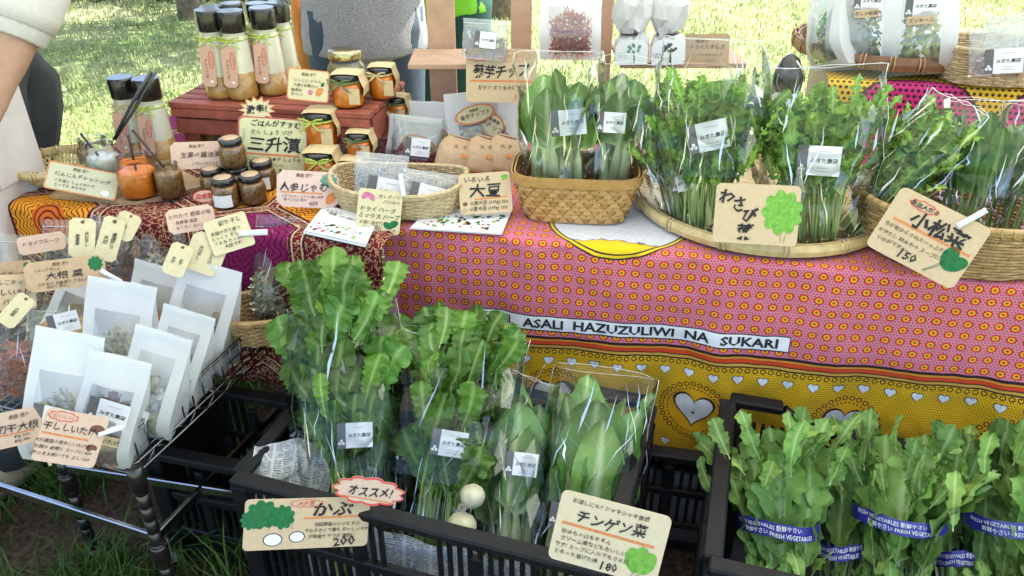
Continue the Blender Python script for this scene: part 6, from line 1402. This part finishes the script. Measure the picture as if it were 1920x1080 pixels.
def person(label, x, y, heading, top, top_mat, leg_mat, seed, hem=.83, arms=None, short=False):
    t = thing('person', label, 'person', Matrix.Translation((x, y, 0)) @ Matrix.Rotation(heading, 4, 'Z'))
    J = {'pelvis': ((0, 0, .95), (.13, .10)), 'waist': ((0, 0, 1.10), (.12, .09)), 'chest': ((0, .01, 1.30), (.15, .10)), 'neck0': ((0, .015, 1.44), .065), 'neck': ((0, .005, 1.50), .05), 'jaw': ((0, -.02, 1.555), .062), 'head': ((0, -.005, 1.63), (.078, .092)), 'crown': ((0, .005, 1.70), .062)}
    Ed = [('pelvis', 'waist'), ('waist', 'chest'), ('chest', 'neck0'), ('neck0', 'neck'), ('neck', 'jaw'), ('jaw', 'head'), ('head', 'crown')]
    for sg, n in ((-1, 'l'), (1, 'r')):
        A = (arms or {}).get(n) or [(sg * .17, .01, 1.40), (sg * .22, -.02, 1.16), (sg * .08, -.24, 1.22)]
        w_ = Vector(A[2]); d = (w_ - Vector(A[1])).normalized(); hnd = w_ + d * .075
        J.update({'sh' + n: (A[0], .058), 'el' + n: (A[1], .042), 'wr' + n: (A[2], (.028, .022)), 'pm' + n: (tuple(hnd), (.038, .016))}); Ed += [('chest', 'sh' + n), ('sh' + n, 'el' + n), ('el' + n, 'wr' + n), ('wr' + n, 'pm' + n)]
        s = d.cross(Vector((0, -1, .2))).normalized(); f = d.cross(s).normalized()
        for q, (off, L) in enumerate(((-.027, .062), (-.009, .072), (.009, .070), (.026, .055))):
            p0 = hnd + s * off + d * .012; p1 = p0 + d * L * .5 + f * .006; p2 = p1 + d * L * .42 + f * .018
            J.update({'f%d%s' % (q, n): (tuple(p0), .0095), 'g%d%s' % (q, n): (tuple(p1), .0088), 'h%d%s' % (q, n): (tuple(p2), .0075)}); Ed += [('pm' + n, 'f%d%s' % (q, n)), ('f%d%s' % (q, n), 'g%d%s' % (q, n)), ('g%d%s' % (q, n), 'h%d%s' % (q, n))]
        p0 = w_ + d * .03 - s * sg * .030; p1 = p0 + d * .035 - s * sg * .018
        J.update({'t0' + n: (tuple(p0), .011), 't1' + n: (tuple(p1), .009)}); Ed += [('wr' + n, 't0' + n), ('t0' + n, 't1' + n)]
        J.update({'hip' + n: ((sg * .09, 0, .90), .085), 'kn' + n: ((sg * .10, -.02, .50), .055), 'an' + n: ((sg * .10, .02, .10), .036), 'to' + n: ((sg * .105, -.10, .05), (.04, .03))}); Ed += [('pelvis', 'hip' + n), ('hip' + n, 'kn' + n), ('kn' + n, 'an' + n), ('an' + n, 'to' + n)]
    skin_body(t, J, Ed)
    mb = MB(); mb.lathe([(.03, 1.50), (.090, 1.53), (.103, 1.62), (.100, 1.69), (.075, 1.75), (.02, 1.775)], 20, c=(0, .022, 0), sx=.94); mb.build('hair', HAIR, t)
    R = interp([(0, 0, hem, .185, .125), (0, 0, hem + .055, .190, .130), (0, 0, hem + .075, .208, .148), (0, 0, .98, .205, .145), (0, 0, 1.12, .190, .132), (0, .01, 1.30, .200, .128), (0, .012, 1.40, .165, .105), (0, .012, 1.45, .075, .075)])
    loft(t, top, R, top_mat, 40, seed, .008)
    for sg, n in ((-1, 'l'), (1, 'r')):
        a, e, w_ = [Vector(J[k + n][0]) for k in ('sh', 'el', 'wr')]; mb = MB(); end = e.lerp(w_, .9) if not short else e.lerp(w_, .25)
        mb.tube([a + Vector((-sg * .05, 0, .02)), a, a.lerp(e, .5), e, e.lerp(end, .5), end], [.085, .082, .068, .060, .052, .043], 14); mb.build('sleeve', top_mat, t)
        h, k, an = [Vector(J[q + n][0]) for q in ('hip', 'kn', 'an')]
        mb = MB(); mb.tube([h + Vector((0, 0, .08)), h, h.lerp(k, .5), k, k.lerp(an, .5), an], [.115, .118, .098, .080, .075, .070], 16); mb.build('trouser_leg', leg_mat, t)
        mb = MB(); mb.tube([an + Vector((0, .05, -.035)), an + Vector((0, 0, -.04)), an + Vector((0, -.09, -.05)), an + Vector((0, -.17, -.06))], [.035, .048, .046, .030], 12); mb.build('shoe', pm('shoe_beige', (.36, .27, .18), .8, .15, 40), t)
    return t
m, b = newmat('grey_marl'); n1 = texnoise(260, detail=2); n2 = texnoise(6); setin(b, Base_Color=mixc(remap(n1, .35, .65), (.20, .20, .215), (.36, .36, .38)), Roughness=.95, Specular_IOR_Level=.1, Normal=bump(n2 + n1 * .2, .5, .01)); GREY = m
LIME = pm('lime_vest', (.17, .52, .02), .6, .1, 15, .2); TEALP = pm('dark_green_trousers', (.008, .055, .045), .85, .2, 20, .2); NAVY = pm('navy_denim', (.035, .055, .085), .85, .2, 30, .2); SLATE = pm('slate_trousers', (.030, .036, .038), .9, .25, 20, .3)
pA = pt(690, 120, y=2.80); person('person in a grey marl sweatshirt and navy trousers standing behind the jam jars', pA.x, 2.80, .15, 'sweatshirt', GREY, NAVY, 1, hem=pA.z - .02)
pB = pt(825, 50, y=3.20); person('person in a bright green vest and dark green trousers behind the rack post', pB.x, 3.20, -.2, 'vest', LIME, TEALP, 2, hem=pB.z)
# orange cloth bag hanging beside the grey sweatshirt
a = pt(584, 90, y=2.95); t = thing('tote_bag', 'orange cloth bag hanging left of the grey sweatshirt', 'bag', Matrix.Translation(a))
loft(t, 'bag_body', interp([(0, 0, -.10, .045, .05), (0, 0, -.02, .055, .07), (-.005, 0, .12, .05, .06), (-.01, 0, .20, .03, .03)]), pm('orange_cotton', (.50, .17, .03), .85, .15, 30), 20, 3, .008)
mb = MB(); mb.tube([(-.01, 0, .19), (-.02, .02, .40), (.0, .05, .62)], .012, 6, flat=.4); mb.build('strap', KRAFT, t)
# person at the left end: light sleeve, forearm, white apron
WHT = pm('off_white_knit', (.60, .57, .55), .9, .06, 120, .4); APR = pm('white_apron', (.66, .60, .57), .9, .06, 20, .3)
YC = 1.80
cx = pt(40, 250, y=2.02); pc = thing('person', 'person at the left edge with a light sleeve, white apron and dark trousers', 'person')
S0, S1, S2, W0 = pt(70, -110, y=YC + .05), pt(60, -20, y=YC), pt(32, 72, y=YC - .05), pt(-6, 178, y=YC - .12)
bx_ = cx.x - .10; by = 2.06
J = {'pelvis': ((bx_, by, .95), (.12, .12)), 'waist': ((bx_, by, 1.10), .11), 'chest': ((bx_ - .02, by - .02, 1.32), (.13, .13)), 'neck': ((bx_ - .03, by - .02, 1.50), .05), 'head': ((bx_ - .05, by - .03, 1.63), (.085, .085)), 'crown': ((bx_ - .05, by - .03, 1.70), .06)}
Ed = [('pelvis', 'waist'), ('waist', 'chest'), ('chest', 'neck'), ('neck', 'head'), ('head', 'crown')]
d = (W0 - S2).normalized(); hnd = W0 + d * .07; sd = Vector((.2, .95, .1)); fd = d.cross(sd).normalized()
J.update({'sh': (tuple(S0 + Vector((0, .05, .05))), .06), 'ua': (tuple(S1), .05), 'el': (tuple(S2), .044), 'fa': (tuple(S2.lerp(W0, .5)), .040), 'wr': (tuple(W0), (.030, .026)), 'pm': (tuple(hnd), (.038, .018))}); Ed += [('chest', 'sh'), ('sh', 'ua'), ('ua', 'el'), ('el', 'fa'), ('fa', 'wr'), ('wr', 'pm')]
for q, (off, L) in enumerate(((-.027, .062), (-.009, .072), (.009, .070), (.026, .055))):
    p0 = hnd + sd * off + d * .012; p1 = p0 + d * L * .5 + fd * .008; p2 = p1 + d * L * .4 + fd * .02; J.update({'f%d' % q: (tuple(p0), .0095), 'g%d' % q: (tuple(p1), .0088), 'h%d' % q: (tuple(p2), .0075)}); Ed += [('pm', 'f%d' % q), ('f%d' % q, 'g%d' % q), ('g%d' % q, 'h%d' % q)]
p0 = W0 + d * .03 - sd * .03; J['th'] = (tuple(p0 + d * .04 - sd * .015), .010); Ed += [('wr', 'th')]
fz = at_z(10, 905, .04)
for sg, n in ((-1, 'l'), (1, 'r')):
    J.update({'hip' + n: ((bx_ + .03, by + sg * .08, .9), .085), 'kn' + n: ((bx_ + .0, by + sg * .09 - .1, .5), .055), 'an' + n: ((fz.x + .02 - (sg > 0) * .12, fz.y + .05 + (sg > 0) * .22, .10), .036), 'to' + n: ((fz.x - .03 - (sg > 0) * .12, fz.y - .03 + (sg > 0) * .22, .05), (.04, .03))}); Ed += [('pelvis', 'hip' + n), ('hip' + n, 'kn' + n), ('kn' + n, 'an' + n), ('an' + n, 'to' + n)]
skin_body(pc, J, Ed)
mb = MB(); mb.lathe([(.03, 1.52), (.090, 1.55), (.103, 1.63), (.095, 1.70), (.06, 1.76), (.02, 1.775)], 20, c=(bx_ - .04, by, 0)); mb.build('hair', HAIR, pc)
loft(pc, 'jumper', interp([(bx_, by, 1.00, .14, .16), (bx_, by, 1.1, .14, .17), (bx_ - .02, by - .02, 1.32, .14, .18), (bx_ - .03, by - .02, 1.44, .09, .12), (bx_ - .03, by - .02, 1.48, .06, .06)]), WHT, 28, 4)
mb = MB(); up = (S1 - S2).normalized()
mb.tube([S0 + Vector((-.04, .1, .08)), S0, S1, S2.lerp(S1, .55), S2.lerp(S1, .28)], [.10, .085, .074, .070, .066], 18); mb.build('sleeve', WHT, pc)
mb = MB(); cuff = [S2.lerp(S1, .30), S2.lerp(S1, .22), S2.lerp(S1, .02), S2 + (W0 - S2) * .02]; mb.tube(cuff, [.064, .060, .056, .052], 36)
for i, q in enumerate(mb.v[:36 * 4]):
    if i % 2: q += (cuff[i // 36] - q).normalized() * .0025
mb.build('cuff', WHT, pc)
for sg, n in ((-1, 'l'), (1, 'r')):
    h, k, an = [Vector(J[q + n][0]) for q in ('hip', 'kn', 'an')]; loft(pc, 'trouser_leg', interp([(an.x, an.y, .09, .062, .070), (k.x, k.y, k.z, .085, .09), (h.x, h.y, .90, .12, .12), (bx_ + .02, by, 1.0, .13, .15)]), SLATE, 20, sg + 9, .012)
    mb = MB(); a = Vector(J['an' + n][0]); b2 = Vector(J['to' + n][0]); f = (b2 - a); f.z = 0; f.normalize(); mb.tube([a - f * .05 + Vector((0, 0, -.02)), a + Vector((0, 0, -.03)), a + f * .09 + Vector((0, 0, -.05)), a + f * .17 + Vector((0, 0, -.062))], [.040, .050, .048, .030], 14); mb.build('shoe', pm('shoe_beige', (.36, .27, .18), .8, .15, 40), pc)
mb = MB(); A0, A1 = pt(-75, 200, y=1.78), pt(46, 200, y=1.92)
def apf(u, v):
    p = A0.lerp(A1, u); z = 1.12 - v * .72; w_ = .012 * sin(u * 14 + v * 2) * v; o = .05 * sin(u * pi); return (p.x - .01 * v + w_ * .3 + (.02 * v if u > .8 else 0), p.y - o - w_ - .10 * v * (1 - u), z)
mb.grid(apf, 20, 24); o = mb.build('apron', APR, pc)
mb = MB(); pk = [Vector(apf(.55 + .4 * i / 6, .30 + .22 * j / 4)) + Vector((.004, -.006, 0)) for j in range(5) for i in range(7)]; mb.v = pk
for j in range(4):
    for i in range(6): mb.face((j * 7 + i, j * 7 + i + 1, (j + 1) * 7 + i + 1, (j + 1) * 7 + i), 0, True)
mb.build('pocket', APR, o)
